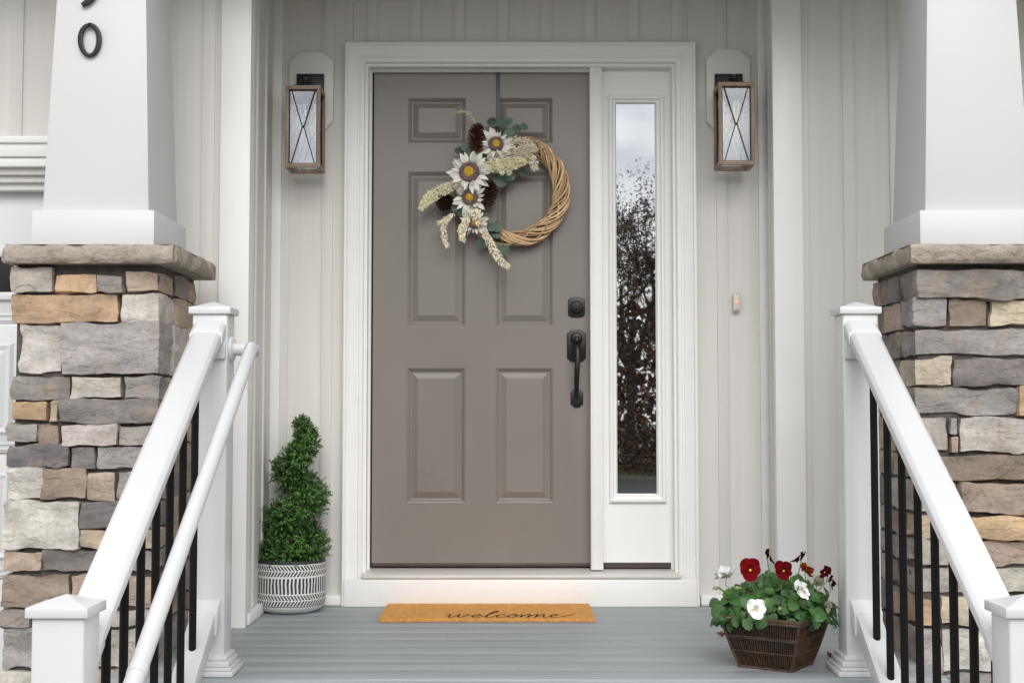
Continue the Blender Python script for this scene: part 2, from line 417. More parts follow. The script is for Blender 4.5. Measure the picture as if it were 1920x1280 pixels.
# left wing: return wall + front wall with the garage opening
lw_ = empty('house_wall', (XL, YL, 0), 'greige battened wing with the garage opening, standing forward of the door wall', 'wall')
for ya, yb in ((-.19, -.145), (-.375, -.33)):
    MB().box(XL-.004, XL+.008, ya, yb, .045, ZTOP).build('batten', SIDING, lw_, bevel=.003)
for ya, yb in ((YL+.02, -.3525), (-.3525, -.1675), (-.1675, -.001)):
    MB().box(XL-.05, XL, ya+.0006, yb-.0006, .0, ZTOP).build('siding_board', SIDING, lw_)
MB().box(XL-.004, XL+.024, YL+.024, -.028, .0015, .042).build('baseboard', TRIM, lw_, bevel=.003)
tx0 = UX(411, YL)
MB().box(tx0, XL+.018, YL-.022, YL+.018, -.02, ZTOP).build('corner_trim', TRIM, lw_, bevel=.002)
MB().box(XL+.0005, XL+.018, YL+.0185, YL+.075, .043, ZTOP).build('corner_trim', TRIM, lw_, bevel=.002)
GX1 = UX(232, YL); GZT = UZ(305, YL); GHT = UZ(262, YL)
us = [374 - 91*k for k in range(0, 9)]
bx = [(UX(u, YL), UX(u+24, YL)) for u in us][::-1]
for a, b in bx:
    lowz = GHT if a < GX1 + .02 else -.02
    MB().box(a, b, YL-.0075, YL+.004, lowz, ZTOP).build('batten', SIDING, lw_, bevel=.0015)
ed = [-3.2] + [(a+b)/2 for a, b in bx] + [tx0]
for a, b in zip(ed[:-1], ed[1:]):
    if b <= a: continue
    lowz = GHT if b < GX1 + .10 else -.02
    MB().box(a+.0006, b-.0006, YL, YL+.05, lowz, ZTOP).build('siding_board', SIDING, lw_)
MB().box(tx0-.36, tx0, YL+.002, YL+.05, GZ, -.021).build('foundation', CONCRETE, lw_)
MB().box(-3.2, GX1+.10, YL-.040, YL+.01, GZT+.015, GHT).build('garage_header', TRIM, lw_, bevel=.004)
MB().box(-3.2, GX1+.115, YL-.052, YL+.01, GHT-.022, GHT+.004).build('garage_drip_cap', TRIM, lw_, bevel=.003)
MB().box(-3.2, GX1+.085, YL-.028, YL+.03, GZT-.02, GZT+.0145).build('garage_header', TRIM, lw_, bevel=.003)
for i, (dz, dy) in enumerate(((.02, .0), (.045, .02), (.07, .045))):
    MB().box(-3.2, GX1-.002, YL+dy, YL+.10, GZT-dz-.026, GZT-dz+.001).build('garage_stop', SIDING if i < 2 else TRIM, lw_, bevel=.002)
MB().box(GX1, GX1+.095, YL-.028, YL+.10, GZ, GZT-.021).build('garage_jamb', TRIM, lw_, bevel=.003)

gd = empty('garage_door', (-2.2, YL+.12, GZ), 'pale grey sectional garage door with raised panels behind the stone pier', 'garage door')
gy = YL + .10
zs = [UZ(v, gy) for v in (350, 608, 850, 1085)] + [GZ]
for i in range(4):
    z1, z0 = zs[i], zs[i+1]
    MB().box(-3.15, GX1-.003, gy, gy+.04, z0+.003, z1-.003).build('section', GDOOR, gd, bevel=.004)
    for j in range(3):
        a = UX(26, gy) - .56*(j) - .0; b = a - .48
        if i == 0:
            fr = MB()
            zz0, zz1 = UZ(548, gy), UZ(482, gy)
            fr.box(b-.03, a+.03, gy-.016, gy, zz1, zz1+.03); fr.box(b-.03, a+.03, gy-.016, gy, zz0-.03, zz0)
            fr.box(b-.03, b, gy-.016, gy, zz0, zz1); fr.box(a, a+.03, gy-.016, gy, zz0, zz1)
            wf = fr.build('window', GDOOR, gd, bevel=.003)
            MB().box(b, a, gy-.006, gy-.002, zz0, zz1).build('pane', GPANE, wf)
        else:
            m_ = MB(); A, B, C, D = b, a, z0+.07, z1-.07
            pr = ((0,-.001),(.012,-.010),(.03,-.004),(.055,-.012))
            vv = []
            for o, p in pr: vv += [(A+o,gy+p,C+o),(B-o,gy+p,C+o),(B-o,gy+p,D-o),(A+o,gy+p,D-o)]
            ff = [(r*4+k, r*4+(k+1)%4, r*4+4+(k+1)%4, r*4+4+k) for r in range(3) for k in range(4)] + [(12,13,14,15)]
            m_.add(vv, ff).build('panel', GDOOR, gd)
    for q in range(2):
        MB().box(-3.15, GX1-.003, gy-.004, gy, z0+.012+.02*q, z0+.022+.02*q).build('rib', GDOOR, gd, bevel=.0015)

# right wing
rw = empty('house_wall', (XR, YR, 0), 'greige battened wall stepping slightly forward beyond the doorbell', 'wall')
MB().box(XR, XR+.05, YR+.02, -.001, .0, ZTOP).build('siding_board', SIDING, rw)
MB().box(XR-.016, XR+.004, -.13, -.085, .045, ZTOP).build('batten', SIDING, rw, bevel=.003)
MB().box(XR-.024, XR+.004, YR+.03, -.028, .0015, .042).build('baseboard', TRIM, rw, bevel=.003)
tx1 = UX(1508, YR-.02)
MB().box(XR-.016, tx1, YR-.022, YR+.03, .0015, ZTOP).build('corner_trim', TRIM, rw, bevel=.002)
bx = [(UX(u, YR), UX(u+22, YR)) for u in (1497, 1585, 1673, 1761, 1849, 1937, 2025)]
for a, b in bx:
    MB().box(max(a, tx1-.004), b, YR-.0075, YR+.004, .0, ZTOP).build('batten', SIDING, rw, bevel=.0015)
ed = [tx1-.01] + [(a+b)/2 for a, b in bx] + [3.2]
for a, b in zip(ed[:-1], ed[1:]):
    if b > a: MB().box(a+.0006, b-.0006, YR, YR+.05, GZ if a > 1.35 else 0, ZTOP).build('siding_board', SIDING, rw)

# porch roof (above the picture, shades the wall)
pr_ = empty('porch_roof', (0, -.9, 2.6), 'white porch ceiling and beam above the columns', 'roof')
MB().box(-3.2, 3.2, -1.55, .04, 3.0, 3.05).build('ceiling', CEIL, pr_)
MB().box(-3.2, 3.2, -1.20, -.92, 2.62, 2.998).build('beam', COLWHITE, pr_, bevel=.004)
MB().add([(-3.3,-1.75,2.98),(3.3,-1.75,2.98),(3.3,1.2,4.1),(-3.3,1.2,4.1),(-3.3,-1.75,3.12),(3.3,-1.75,3.12),(3.3,1.2,4.24),(-3.3,1.2,4.24)],
         [(0,1,2,3),(7,6,5,4),(0,4,5,1),(1,5,6,2),(2,6,7,3),(3,7,4,0)]).build('roof_slope', ROOFM, pr_)

# ------------------------------------------------------------------ door frame
df = empty('door_frame', (0, 0, 0), 'white moulded casing and jambs around the front door and sidelight', 'door frame')
ZB = UZ(1081, -.03)             # underside of the sill, top of the riser board
def usweep(name, x0, x1, z0, zt, prof, mat, parent):
    vv, ff = [], []; n = len(prof)
    for st in range(4):
        for o, p in prof:
            vv.append(((x0+o) if st < 2 else (x1-o), p, z0 if st in (0, 3) else zt-o))
    for st in range(3):
        for k in range(n-1):
            ff.append((st*n+k, st*n+k+1, (st+1)*n+k+1, (st+1)*n+k))
    ff.append(tuple(range(n))); ff.append(tuple(3*n+k for k in range(n)))
    return MB().add(vv, ff).build(name, mat, parent, smooth=True, ang=20)
CW = .083
usweep('casing', CX0, CX1, .0015, CZT, [(0,.004),(0,-.040),(.004,-.044),(.012,-.044),(.017,-.036),(.022,-.0335),(.052,-.030),(.056,-.026),(.062,-.0255),(.066,-.030),(.079,-.030),(CW,-.026),(CW,.004)], TRIM, df)
JX0, JX1, JZ = CX0+CW-.006, CX1-CW+.006, CZT-CW+.006
usweep('jamb', JX0, JX1, ZB+.012, JZ, [(0,-.010),(.018,-.012),(.020,-.010),(.020,.035),(.030,.036),(.030,.12),(0,.12)], TRIM, df)
# riser board under the sill
MB().box(CX0+.014, CX1-.014, -.056, -.0445, .0015, ZB-.006).build('riser_board', TRIM, df, bevel=.0015)
for u_, v_ in ((668, 1094), (669, 1118), (1086, 1097), (1087, 1114), (1284, 1094), (1285, 1116), (1289, 1126)):
    nx_, nz_ = U(u_, v_, -.056)
    MB().lathe([(.0022,0),(.0022,.0004),(.001,.0006)], (nx_, -.056, nz_), 8, 'y').build('nail_head', SILL, df)
# sill
sx0, sx1 = UX(681, -.05), UX(1275, -.05)
sl_ = MB()
zs0, zs1 = ZB, UZ(1064, .02)
sl_.add([(sx0,-.058,ZB-.004),(sx1,-.058,ZB-.004),(sx1,.10,ZB-.004),(sx0,.10,ZB-.004),(sx0,-.058,ZB+.010),(sx1,-.058,ZB+.010),(sx1,.10,zs1),(sx0,.10,zs1)],
        [(3,2,1,0),(4,5,6,7),(0,1,5,4),(1,2,6,5),(2,3,7,6),(3,0,4,7)])
sl_.build('sill', SILL, df, bevel=.002)
MB().box(sx0+.002, sx1-.002, -.061, -.0585, ZB-.002, ZB+.004).build('sill_edge', SILL, df)
# mullion post
DY = .055                        # door face
mx0, mx1 = UX(1107, .0), UX(1130, .0)
MB().box(mx0, mx1, -.004, .11, UZ(1068, 0), JZ-.0205).build('mullion_post', TRIM, df, bevel=.003)
MB().box(mx0+.012, mx0+.017, -.0065, -.0035, UZ(1067, 0), JZ-.021).build('mullion_bead', TRIM, df)

# hall behind the glass
h = MB()
h.box(-.7, .9, 1.6, 1.65, -.02, 2.6)
hall = h.build('hall_wall', INTERIOR); hall['kind'] = 'structure'
for nm, b in (('hall_wall', (-.75,-.7,.12,1.65,-.02,2.6)), ('hall_wall', (.9,.95,.12,1.65,-.02,2.6)), ('hall_ceiling', (-.75,.95,.12,1.65,2.6,2.65)), ('hall_floor', (-.75,.95,.12,1.65,-.07,-.02))):
    q = MB().box(*b).build(nm, INTERIOR); q['kind'] = 'structure'

# ------------------------------------------------------------------ front door
fd = empty('front_door', (-.13, DY, ZB), 'taupe six panel front door with black handle set', 'door')
DX0, DX1 = UX(699, DY), UX(1105.5, DY)
DZ0, DZ1 = UZ(1055, DY), UZ(138, DY)
def ppx(u0, u1, v0, v1): return (UX(u0, DY, v0), UX(u1, DY, v0), UZ(v1, DY), UZ(v0, DY))
pan = [ppx(765.5,873,184,268), ppx(930,1036,184,268), ppx(765,873,322,611), ppx(930,1036.5,322,611), ppx(764,873.5,690,942), ppx(929,1038,690,942)]
pan[0] = (pan[2][0], pan[2][1], *pan[0][2:]); pan[1] = (pan[3][0], pan[3][1], *pan[1][2:])
pan[4] = (pan[2][0], pan[2][1], *pan[4][2:]); pan[5] = (pan[3][0], pan[3][1], *pan[5][2:])
xs = sorted({DX0, DX1, pan[2][0], pan[2][1], pan[3][0], pan[3][1]})
zz = sorted({DZ0, DZ1, *[p[2] for p in pan], *[p[3] for p in pan]})
dm = MB()
for i in range(len(xs)-1):
    for j in range(len(zz)-1):
        cx, cz = (xs[i]+xs[i+1])/2, (zz[j]+zz[j+1])/2
        if any(p[0] < cx < p[1] and p[2] < cz < p[3] for p in pan): continue
        dm.add([(xs[i],DY,zz[j]),(xs[i+1],DY,zz[j]),(xs[i+1],DY,zz[j+1]),(xs[i],DY,zz[j+1])], [(0,1,2,3)])
dm.add([(DX0,DY,DZ0),(DX1,DY,DZ0),(DX1,DY,DZ1),(DX0,DY,DZ1),(DX0,DY+.044,DZ0),(DX1,DY+.044,DZ0),(DX1,DY+.044,DZ1),(DX0,DY+.044,DZ1)],
       [(0,4,5,1),(1,5,6,2),(2,6,7,3),(3,7,4,0),(7,6,5,4)])
dm.build('slab', DOOR, fd)
PP = [(0,0),(.0012,.0022),(.004,.0034),(.0135,.0125),(.016,.0138),(.0205,.0138),(.0225,.0128),(.0415,.0048),(.0432,.0030),(.0465,.0028)]
for p in pan:
    vv = []
    for o, q in PP: vv += [(p[0]+o,DY+q,p[2]+o),(p[1]-o,DY+q,p[2]+o),(p[1]-o,DY+q,p[3]-o),(p[0]+o,DY+q,p[3]-o)]
    n = len(PP)
    ff = [(r*4+k, r*4+(k+1)%4, r*4+4+(k+1)%4, r*4+4+k) for r in range(n-1) for k in range(4)] + [tuple((n-1)*4+k for k in range(4))]
    MB().add(vv, ff).build('panel', DOOR, fd)
MB().box(DX0+.001, DX1-.001, DY-.006, DY+.03, DZ0-.014, DZ0-.0005).build('door_sweep', BRONZE, fd, bevel=.002)
q = MB(); q.box(DX0-.011, DX0-.002, DY+.004, DY+.05, DZ0-.012, DZ1+.012); q.box(DX1+.002, DX1+.011, DY+.004, DY+.05, DZ0-.012, DZ1+.012); q.box(DX0-.011, DX1+.011, DY+.004, DY+.05, DZ1+.002, DZ1+.013)
q.build('weatherstrip', DARK, df)
# deadbolt
bx_, bz_ = U(1081, 575.5, DY-.01)
def plate(cx, cz, w_, h_, y0, y1, notch=.006):
    a, b = w_/2, h_/2; c = notch
    pts = [(-a,-b+c),(-a+c*.6,-b+c),(-a+c,-b+c*.35)]
    for k in range(7): t = k/6; pts.append((-a+c*1.3+(2*a-2.6*c)*t, -b-.0035*math.sin(math.pi*t)))
    pts += [(a-c,-b+c*.35),(a-c*.6,-b+c),(a,-b+c),(a,b-c),(a-c*.6,b-c),(a-c,b-c*.35)]
    for k in range(7): t = k/6; pts.append((a-c*1.3-(2*a-2.6*c)*t, b+.0035*math.sin(math.pi*t)))
    pts += [(-a+c,b-c*.35),(-a+c*.6,b-c),(-a,b-c)]
    return MB().prism([(cx+x, cz+z) for x, z in pts], y0, y1)
db = plate(bx_, bz_, .070, .078, DY-.009, DY-.0005).build('deadbolt', BLACKMETAL, fd, bevel=.002)
MB().lathe([(.026,.0),(.026,.010),(.022,.016),(.014,.0165),(.013,.020),(.010,.0205)], (bx_, DY-.009, bz_), 28, 'y').build('cylinder', BLACKMETAL, db, smooth=True)
MB().box(bx_-.0012, bx_+.0012, DY-.0302, DY-.0293, bz_-.005, bz_+.005).build('keyhole', DARK, db)
# handle set
hx, hz = U(1081, 648, DY-.01)
hs = plate(hx, hz, .079, .128, DY-.010, DY-.0005, .010).build('handle_plate', BLACKMETAL, fd, bevel=.003)
MB().lathe([(.0255,0),(.0255,.004),(.021,.013),(.012,.016),(.002,.0165)], (hx, DY-.010, hz+.030), 24, 'y').build('dome', BLACKMETAL, hs, smooth=True)
lz = UZ(746, DY-.01)
lp = plate(hx+.001, lz, .052, .072, DY-.008, DY-.0005, .009).build('lower_plate', BLACKMETAL, fd, bevel=.002)
path = []; rad = []
ztop = hz + .020; zbot = lz + .008
for k in range(25):
    t = k/24; z = ztop + (zbot - ztop)*t
    yo = .014 + .046*math.sin(math.pi*min(1, t*1.02))**.75
    path.append((hx + .002*math.sin(t*math.pi*2), DY-yo, z)); rad.append(.0085 + .0075*math.exp(-((t-.14)/.14)**2) + .0028*math.sin(math.pi*t))
MB().tube(path, rad, 12).build('grip', BLACKMETAL, fd, smooth=True)
MB().tube([(hx, DY-.012, hz+.034), (hx, DY-.034, hz+.030), (hx, DY-.052, hz+.024), (hx, DY-.060, hz+.014)], [.006,.010,.012,.006], 10).build('thumb_latch', BLACKMETAL, fd, smooth=True)

# ------------------------------------------------------------------ sidelight
SY = .035
sg = empty('sidelight', (.52, SY, ZB), 'narrow white sidelight window beside the front door reflecting sky and trees', 'window')
SX0, SX1, SZ0, SZ1 = mx1+.002, JX1-.021, UZ(1054, SY), JZ-.021
gx0, gx1, gz0, gz1 = UX(1157, SY), UX(1230, SY), UZ(925, SY), UZ(195, SY)
fx0, fx1, fz0, fz1 = UX(1142, SY), UX(1248, SY), UZ(942, SY), UZ(181, SY)
s_ = MB()
s_.box(SX0, fx0+.004, SY, SY+.045, SZ0, SZ1); s_.box(fx1-.004, SX1, SY, SY+.045, SZ0, SZ1)
s_.box(fx0+.004, fx1-.004, SY, SY+.045, SZ0, fz0+.004); s_.box(fx0+.004, fx1-.004, SY, SY+.045, fz1-.004, SZ1)
s_.build('slab', TRIM, sg)
vv = []; PR = [(0,0),(0,-.010),(.006,-.016),(.013,-.016),(.018,-.008),(.022,-.006),(.028,-.006),(.034,.008)]
for o, q_ in PR:
    ox = o*(gx0-fx0)/.034; ox2 = o*(fx1-gx1)/.034
    vv += [(fx0+ox,SY+q_,fz0+o*(gz0-fz0)/.034),(fx1-ox2,SY+q_,fz0+o*(gz0-fz0)/.034),(fx1-ox2,SY+q_,fz1-o*(fz1-gz1)/.034),(fx0+ox,SY+q_,fz1-o*(fz1-gz1)/.034)]
n = len(PR)
MB().add(vv, [(r*4+k, r*4+(k+1)%4, r*4+4+(k+1)%4, r*4+4+k) for r in range(n-1) for k in range(4)]).build('glazing_frame', TRIM, sg, smooth=True, ang=20)
MB().box(gx0-.003, gx1+.003, SY+.008, SY+.014, gz0-.003, gz1+.003).build('pane', GLASS, sg)
MB().box(gx0-.012, gx1+.012, SY+.016, SY+.044, gz0-.012, gz0-.004).build('spacer', DARK, sg)
MB().box(SX0+.003, SX1-.003, SY+.004, SY+.04, SZ0-.022, SZ0-.001).build('bottom_sweep', BRONZE, sg)

# ------------------------------------------------------------------ wall lanterns
def lantern(u_front0, u_front1, v0, v1, bu0, bu1, bv0, bv1, pu0, pu1, label):
    yf = -.215; yb = -.07
    x0, x1 = UX(u_front0, yf), UX(u_front1, yf); z1, z0 = UZ(v0, yf), UZ(v1, yf)
    cx = (x0+x1)/2
    e = empty('wall_lantern', (cx, 0, z0), label, 'lantern', 'wall lanterns flanking the door')
    a, b = UX(bu0, -.02), UX(bu1, -.02); c, d = UZ(bv1, -.02), UZ(bv0, -.02); k = .042
    MB().prism([(a,c+k),(a+k,c),(b-k,c),(b,c+k),(b,d-k),(b-k*1.1,d),(a+k*1.1,d),(a,d-k)], -.030, -.004).build('mounting_block', BLOCK, e, bevel=.003)
    p0, p1 = UX(pu0, -.04), UX(pu1, -.04); pz1 = UZ(139, -.04)
    bp = MB().box(p0, p1, -.046, -.030, pz1-.165, pz1).build('back_plate', BLACKMETAL, e, bevel=.003)
    # arm and top
    MB().box(cx-.014, cx+.014, -.15, -.045, z1+.022, z1+.042).build('arm', BLACKMETAL, e, bevel=.003)
    my = (yf+yb)/2
    MB().lathe([(.058,.002),(.055,.010),(.030,.020),(.024,.034),(.024,.044),(.016,.046)], (cx, my, z1), 24).build('top_cap', BLACKMETAL, e, smooth=True)
    t = .0138
    fr = MB()
    for X0, X1 in ((x0, x0+t), (x1-t, x1)):
        for Y0, Y1 in ((yf, yf+t), (yb-t, yb)): fr.box(X0, X1, Y0, Y1, z0+t*1.2, z1-t*1.2)
    fr.build('corner_posts', WOODFRAME, e, bevel=.0012)
    for Z0, Z1 in ((z0, z0+t*1.2), (z1-t*1.2, z1)):
        r = MB()
        r.box(x0-.0008, x1+.0008, yf-.0008, yf+t, Z0, Z1); r.box(x0-.0008, x1+.0008, yb-t, yb+.0008, Z0, Z1)
        r.box(x0-.0008, x0+t, yf+t, yb-t, Z0, Z1); r.box(x1-t, x1+.0008, yf+t, yb-t, Z0, Z1)
        r.build('frame_ring', WOODFRAME, e, bevel=.0012)
    MB().box(x0+t, x1-t, yf+t, yb-t, z1-.006, z1-.001).build('lid_plate', BLACKMETAL, e)
    ax0, ax1, ay0, ay1, az0, az1 = x0+t, x1-t, yf+t, yb-t, z0+t*1.2, z1-t*1.2
    im = MB()
    s = .0032
    for yy in (ay0-.004, ay1+.001):
        im.box(ax0, ax0+s, yy, yy+.003, az0, az1); im.box(ax1-s, ax1, yy, yy+.003, az0, az1)
        im.box(ax0+s, ax1-s, yy, yy+.003, az1-s, az1); im.box(ax0+s, ax1-s, yy, yy+.003, az0, az0+s)
    for xx in (ax0-.004, ax1+.001):
        im.box(xx, xx+.003, ay0, ay0+s, az0, az1); im.box(xx, xx+.003, ay1-s, ay1, az0, az1)
        im.box(xx, xx+.003, ay0+s, ay1-s, az1-s, az1)
    im.build('inner_liner', BLACKMETAL, e)
    # crossed bars on the four sides
    zc = (az0+az1)/2
    def bars(P):
        m = MB()
        for s0 in (0, 1):
            m.tube([P(.08 if s0 == 0 else .92, az1), P(.5 - .04*(1 if s0 == 0 else -1), zc+.004)], .0019, 6)
            m.tube([P(.08 if s0 == 0 else .92, az0), P(.5 - .04*(1 if s0 == 0 else -1), zc-.004)], .0019, 6)
        m.tube([P(.455, zc), P(.545, zc)], .0042, 6)
        return m
    yy = ay0-.0045; bars(lambda f, z: (ax0+(ax1-ax0)*f, yy, z)).build('cross_bars', BLACKMETAL, e)
    yy2 = ay1+.0045; bars(lambda f, z: (ax0+(ax1-ax0)*f, yy2, z)).build('cross_bars', BLACKMETAL, e)
    bars(lambda f, z: (ax0-.0045, ay0+(ay1-ay0)*f, z)).build('cross_bars', BLACKMETAL, e)
    bars(lambda f, z: (ax1+.0045, ay0+(ay1-ay0)*f, z)).build('cross_bars', BLACKMETAL, e)
    MB().box(ax0, ax1, ay0+.001, ay0+.003, az0, az1).build('pane', LGLASS, e)
    MB().box(ax0, ax1, ay1-.003, ay1-.001, az0, az1).build('pane', LGLASS, e)
    MB().box(ax0+.001, ax0+.003, ay0+.004, ay1-.004, az0, az1).build('pane', LGLASS, e)
    MB().box(ax1-.003, ax1-.001, ay0+.004, ay1-.004, az0, az1).build('pane', LGLASS, e)
    MB().lathe([(.016,0),(.016,-.045),(.013,-.05)], (cx, my, z1-.006), 16).build('socket', BLACKMETAL, e, smooth=True)
    MB().lathe([(.012,-.05),(.014,-.065),(.019,-.09),(.021,-.115),(.015,-.14),(.004,-.15)], (cx, my, z1-.006), 16).build('bulb', BULB, e, smooth=True)
lantern(531, 597, 160, 314, 538.5, 622, 99, 247, 552, 604, 'wood framed glass lantern on the wall between the corner trim and the wreathed door')
lantern(1351.5, 1419, 154, 309, 1328, 1411, 94, 247, 1344, 1397, 'wood framed glass lantern on the wall beside the sidelight, above the doorbell')

# doorbell
dx, dz_ = U(1380, 566, -.01)
bell = empty('doorbell', (dx, -.016, dz_), 'small beige doorbell with lit orange button on the wall beside the sidelight', 'doorbell')
MB().box(dx-.0145, dx+.0145, -.034, -.0155, dz_-.039, dz_+.039).build('housing', CREAMPL, bell, bevel=.006, seg=3)
MB().lathe([(.0075,0),(.0075,.003),(.004,.0045)], (dx, -.0335, dz_-.002), 16, 'y').build('button', BELLGLOW, bell, smooth=True)
for s in (-1, 1):
    MB().lathe([(.0026,0),(.0026,.0008),(.001,.0012)], (dx, -.0338, dz_+s*.031), 10, 'y').build('screw', DARK, bell)

# ------------------------------------------------------------------ stone piers
def stone_mesh(x0, x1, y0, y1, z0, z1, seed, rough=.0072, r=.0042, res=.0135):
    c = Vector(((x0+x1)/2, (y0+y1)/2, (z0+z1)/2)); hx, hy, hz = (x1-x0)/2, (y1-y0)/2, (z1-z0)/2
    N = [max(3, min(24, int(2*h/res))) for h in (hx, hy, hz)]
    idx = {}; vv = []; ff = []
    def vert(i, j, k):
        key = (i, j, k)
        if key in idx: return idx[key]
        p = Vector((-hx + 2*hx*i/N[0], -hy + 2*hy*j/N[1], -hz + 2*hz*k/N[2]))
        rr = min(r, hx*.45, hy*.45, hz*.45)
        q = Vector((max(-hx+rr, min(hx-rr, p.x)), max(-hy+rr, min(hy-rr, p.y)), max(-hz+rr, min(hz-rr, p.z))))
        d = p - q
        if d.length > 1e-7: p = q + d.normalized()*rr; nn = d.normalized()
        else: nn = Vector((0, -1, 0))
        w_ = p + c; s = Vector((seed*3.7, seed*1.3, seed*2.1))
        a = noise.fractal(w_*11 + s, 1, 2, 4)*rough*1.25
        l = noise.noise(w_*5.5 + s)*rough*1.1
        ch = noise.noise(Vector((w_.x*7, w_.y*7, w_.z*16)) + s*1.7)
        a += (rough*.9 if ch > .12 else 0) * min(1, (ch-.12)*9 if ch > .12 else 0)
        p = p + nn*(a + l - rough*.4)
        p.x += noise.noise(Vector((w_.z*9, seed, 1.7)))*.006
        p.z += noise.noise(Vector((w_.x*7, seed*1.9, 4.4)))*.0055*min(1, hz/.05)
        idx[key] = len(vv); vv.append(tuple(p)); return idx[key]
    for ax in range(3):
        u, v = [a for a in range(3) if a != ax]
        for side in (0, N[ax]):
            for i in range(N[u]):
                for j in range(N[v]):
                    qd = []
                    for di, dj in ((0,0),(1,0),(1,1),(0,1)):
                        t = [0,0,0]; t[ax] = side; t[u] = i+di; t[v] = j+dj; qd.append(vert(*t))
                    ff.append(tuple(qd))
    me = bpy.data.meshes.new('stone'); me.from_pydata(vv, [], ff)
    bm = bmesh.new(); bm.from_mesh(me); bmesh.ops.recalc_face_normals(bm, faces=bm.faces); bm.to_mesh(me); bm.free()
    me.polygons.foreach_set('use_smooth', [True]*len(me.polygons)); me.set_sharp_from_angle(angle=R(40))
    return me, c
SC = {'g': (.325,.312,.305), 'd': (.195,.185,.185), 'D': (.23,.212,.20), 't': (.43,.345,.265), 'o': (.50,.36,.23), 'p': (.55,.525,.49),
      'b': (.275,.222,.178), 'c': (.56,.49,.385), 'l': (.45,.42,.395), 'k': (.40,.32,.265)}
YP = -1.28
_sd = [0]
def put_stone(thing, x0, x1, y0, y1, z0, z1, code):
    _sd[0] += 1
    me, c = stone_mesh(x0, x1, y0, y1, z0, z1, _sd[0])
    o = link('stone', me, STONE, thing, loc=c)
    col = SC[code]; j = random.uniform(.9, 1.1)
    o.color = (col[0]*j, col[1]*j*random.uniform(.98, 1.02), col[2]*j*random.uniform(.96, 1.04), 1)
    return o
def pier(side, body, cap, rows, label):
    bx0, bx1, by0, by1 = body
    e = empty('stone_pier', ((bx0+bx1)/2, (by0+by1)/2, GZ), label, 'pier', 'stone piers flanking the steps')
    ztop = UZ(495, YP)
    MB().box(bx0+.016, bx1-.016, by0+.022, by1-.004, GZ, ztop+.012).build('mortar_core', MORTAR, e)
    for ri, row in enumerate(rows):
        zmin = min(UZ(s[3], by0) for s in row); zmax = max(UZ(s[2], by0) for s in row)
        depth = 0
        for (u0, u1, v0, v1, code) in row:
            x0, x1 = UX(u0, by0), UX(u1, by0); z1, z0 = UZ(v0, by0), UZ(v1, by0)
            corner = (side < 0 and u1 >= 285) or (side > 0 and u0 <= 1730)
            pj = random.uniform(-.013, .009)
            dpt = random.choice((.10, .15, .20)) if corner else .07
            if corner:
                depth = dpt
                off = random.uniform(-.008, .008)
                if side < 0: x1 = bx1 + off
                else: x0 = bx0 + off
            put_stone(e, x0+.0012, x1-.0012, by0+pj, by0+dpt, z0+.0022, z1-.0022, code)
        y = by0 + (depth or .1)
        while y < by1 - .02:
            L_ = random.uniform(.11, .22); y1 = min(y + L_, by1)
            if by1 - y1 < .07: y1 = by1
            off = random.uniform(-.008, .010)
            code = random.choice('ggdDtlbk')
            if side < 0: put_stone(e, bx1-.07, bx1+off, y+.002, y1-.002, zmin+.002, zmax-.002, code)
            else: put_stone(e, bx0+off, bx0+.07, y+.002, y1-.002, zmin+.002, zmax-.002, code)
            y = y1
    # cap slab with split-face edges
    cx0, cx1, cy0, cy1, cz0, cz1 = cap
    N = (44, 44, 7); hx, hy, hz = (cx1-cx0)/2, (cy1-cy0)/2, (cz1-cz0)/2
    me, c = stone_mesh(cx0, cx1, cy0, cy1, cz0, cz1, 91+side, .004, .008, .014) if False else (None, None)
    vv, ff, idx = [], [], {}
    C = Vector(((cx0+cx1)/2, (cy0+cy1)/2, (cz0+cz1)/2))
    def vert(i, j, k):
        if (i,j,k) in idx: return idx[(i,j,k)]
        p = Vector((-hx+2*hx*i/N[0], -hy+2*hy*j/N[1], -hz+2*hz*k/N[2])); wd = p + C
        edge = (i in (0,N[0])) or (j in (0,N[1]))
        if edge:
            nx = -1 if i == 0 else (1 if i == N[0] else 0); ny = -1 if j == 0 else (1 if j == N[1] else 0)
            a = noise.fractal(wd*Vector((1,1,1)).length*8 + Vector((side*9, 3, 1)), 1, 2, 5)*.013
            a += abs(noise.noise(wd*26))*.006
            prof = -.010*(abs(2*k/N[2]-1)**3) - (.020 if nx and ny else 0)
            a = a - .006 + prof
            p.x += nx*a; p.y += ny*a
            if k == 0: p.z += noise.noise(wd*14)*.004
            if k == N[2]: p.z += noise.noise(wd*17)*.003
        idx[(i,j,k)] = len(vv); vv.append(tuple(p)); return idx[(i,j,k)]
    for ax in range(3):
        u, v = [a for a in range(3) if a != ax]
        for sd_ in (0, N[ax]):
            for i in range(N[u]):
                for j in range(N[v]):
                    qd = []
                    for di, dj in ((0,0),(1,0),(1,1),(0,1)):
                        t = [0,0,0]; t[ax] = sd_; t[u] = i+di; t[v] = j+dj; qd.append(vert(*t))
                    ff.append(tuple(qd))
    m = MB(); m.add([Vector(p)+C for p in vv], ff).build('cap_stone', CAPSTONE, e, smooth=True, ang=50)
    return e
zc1, zc0 = UZ(457, -1.33), UZ(492, -1.33)
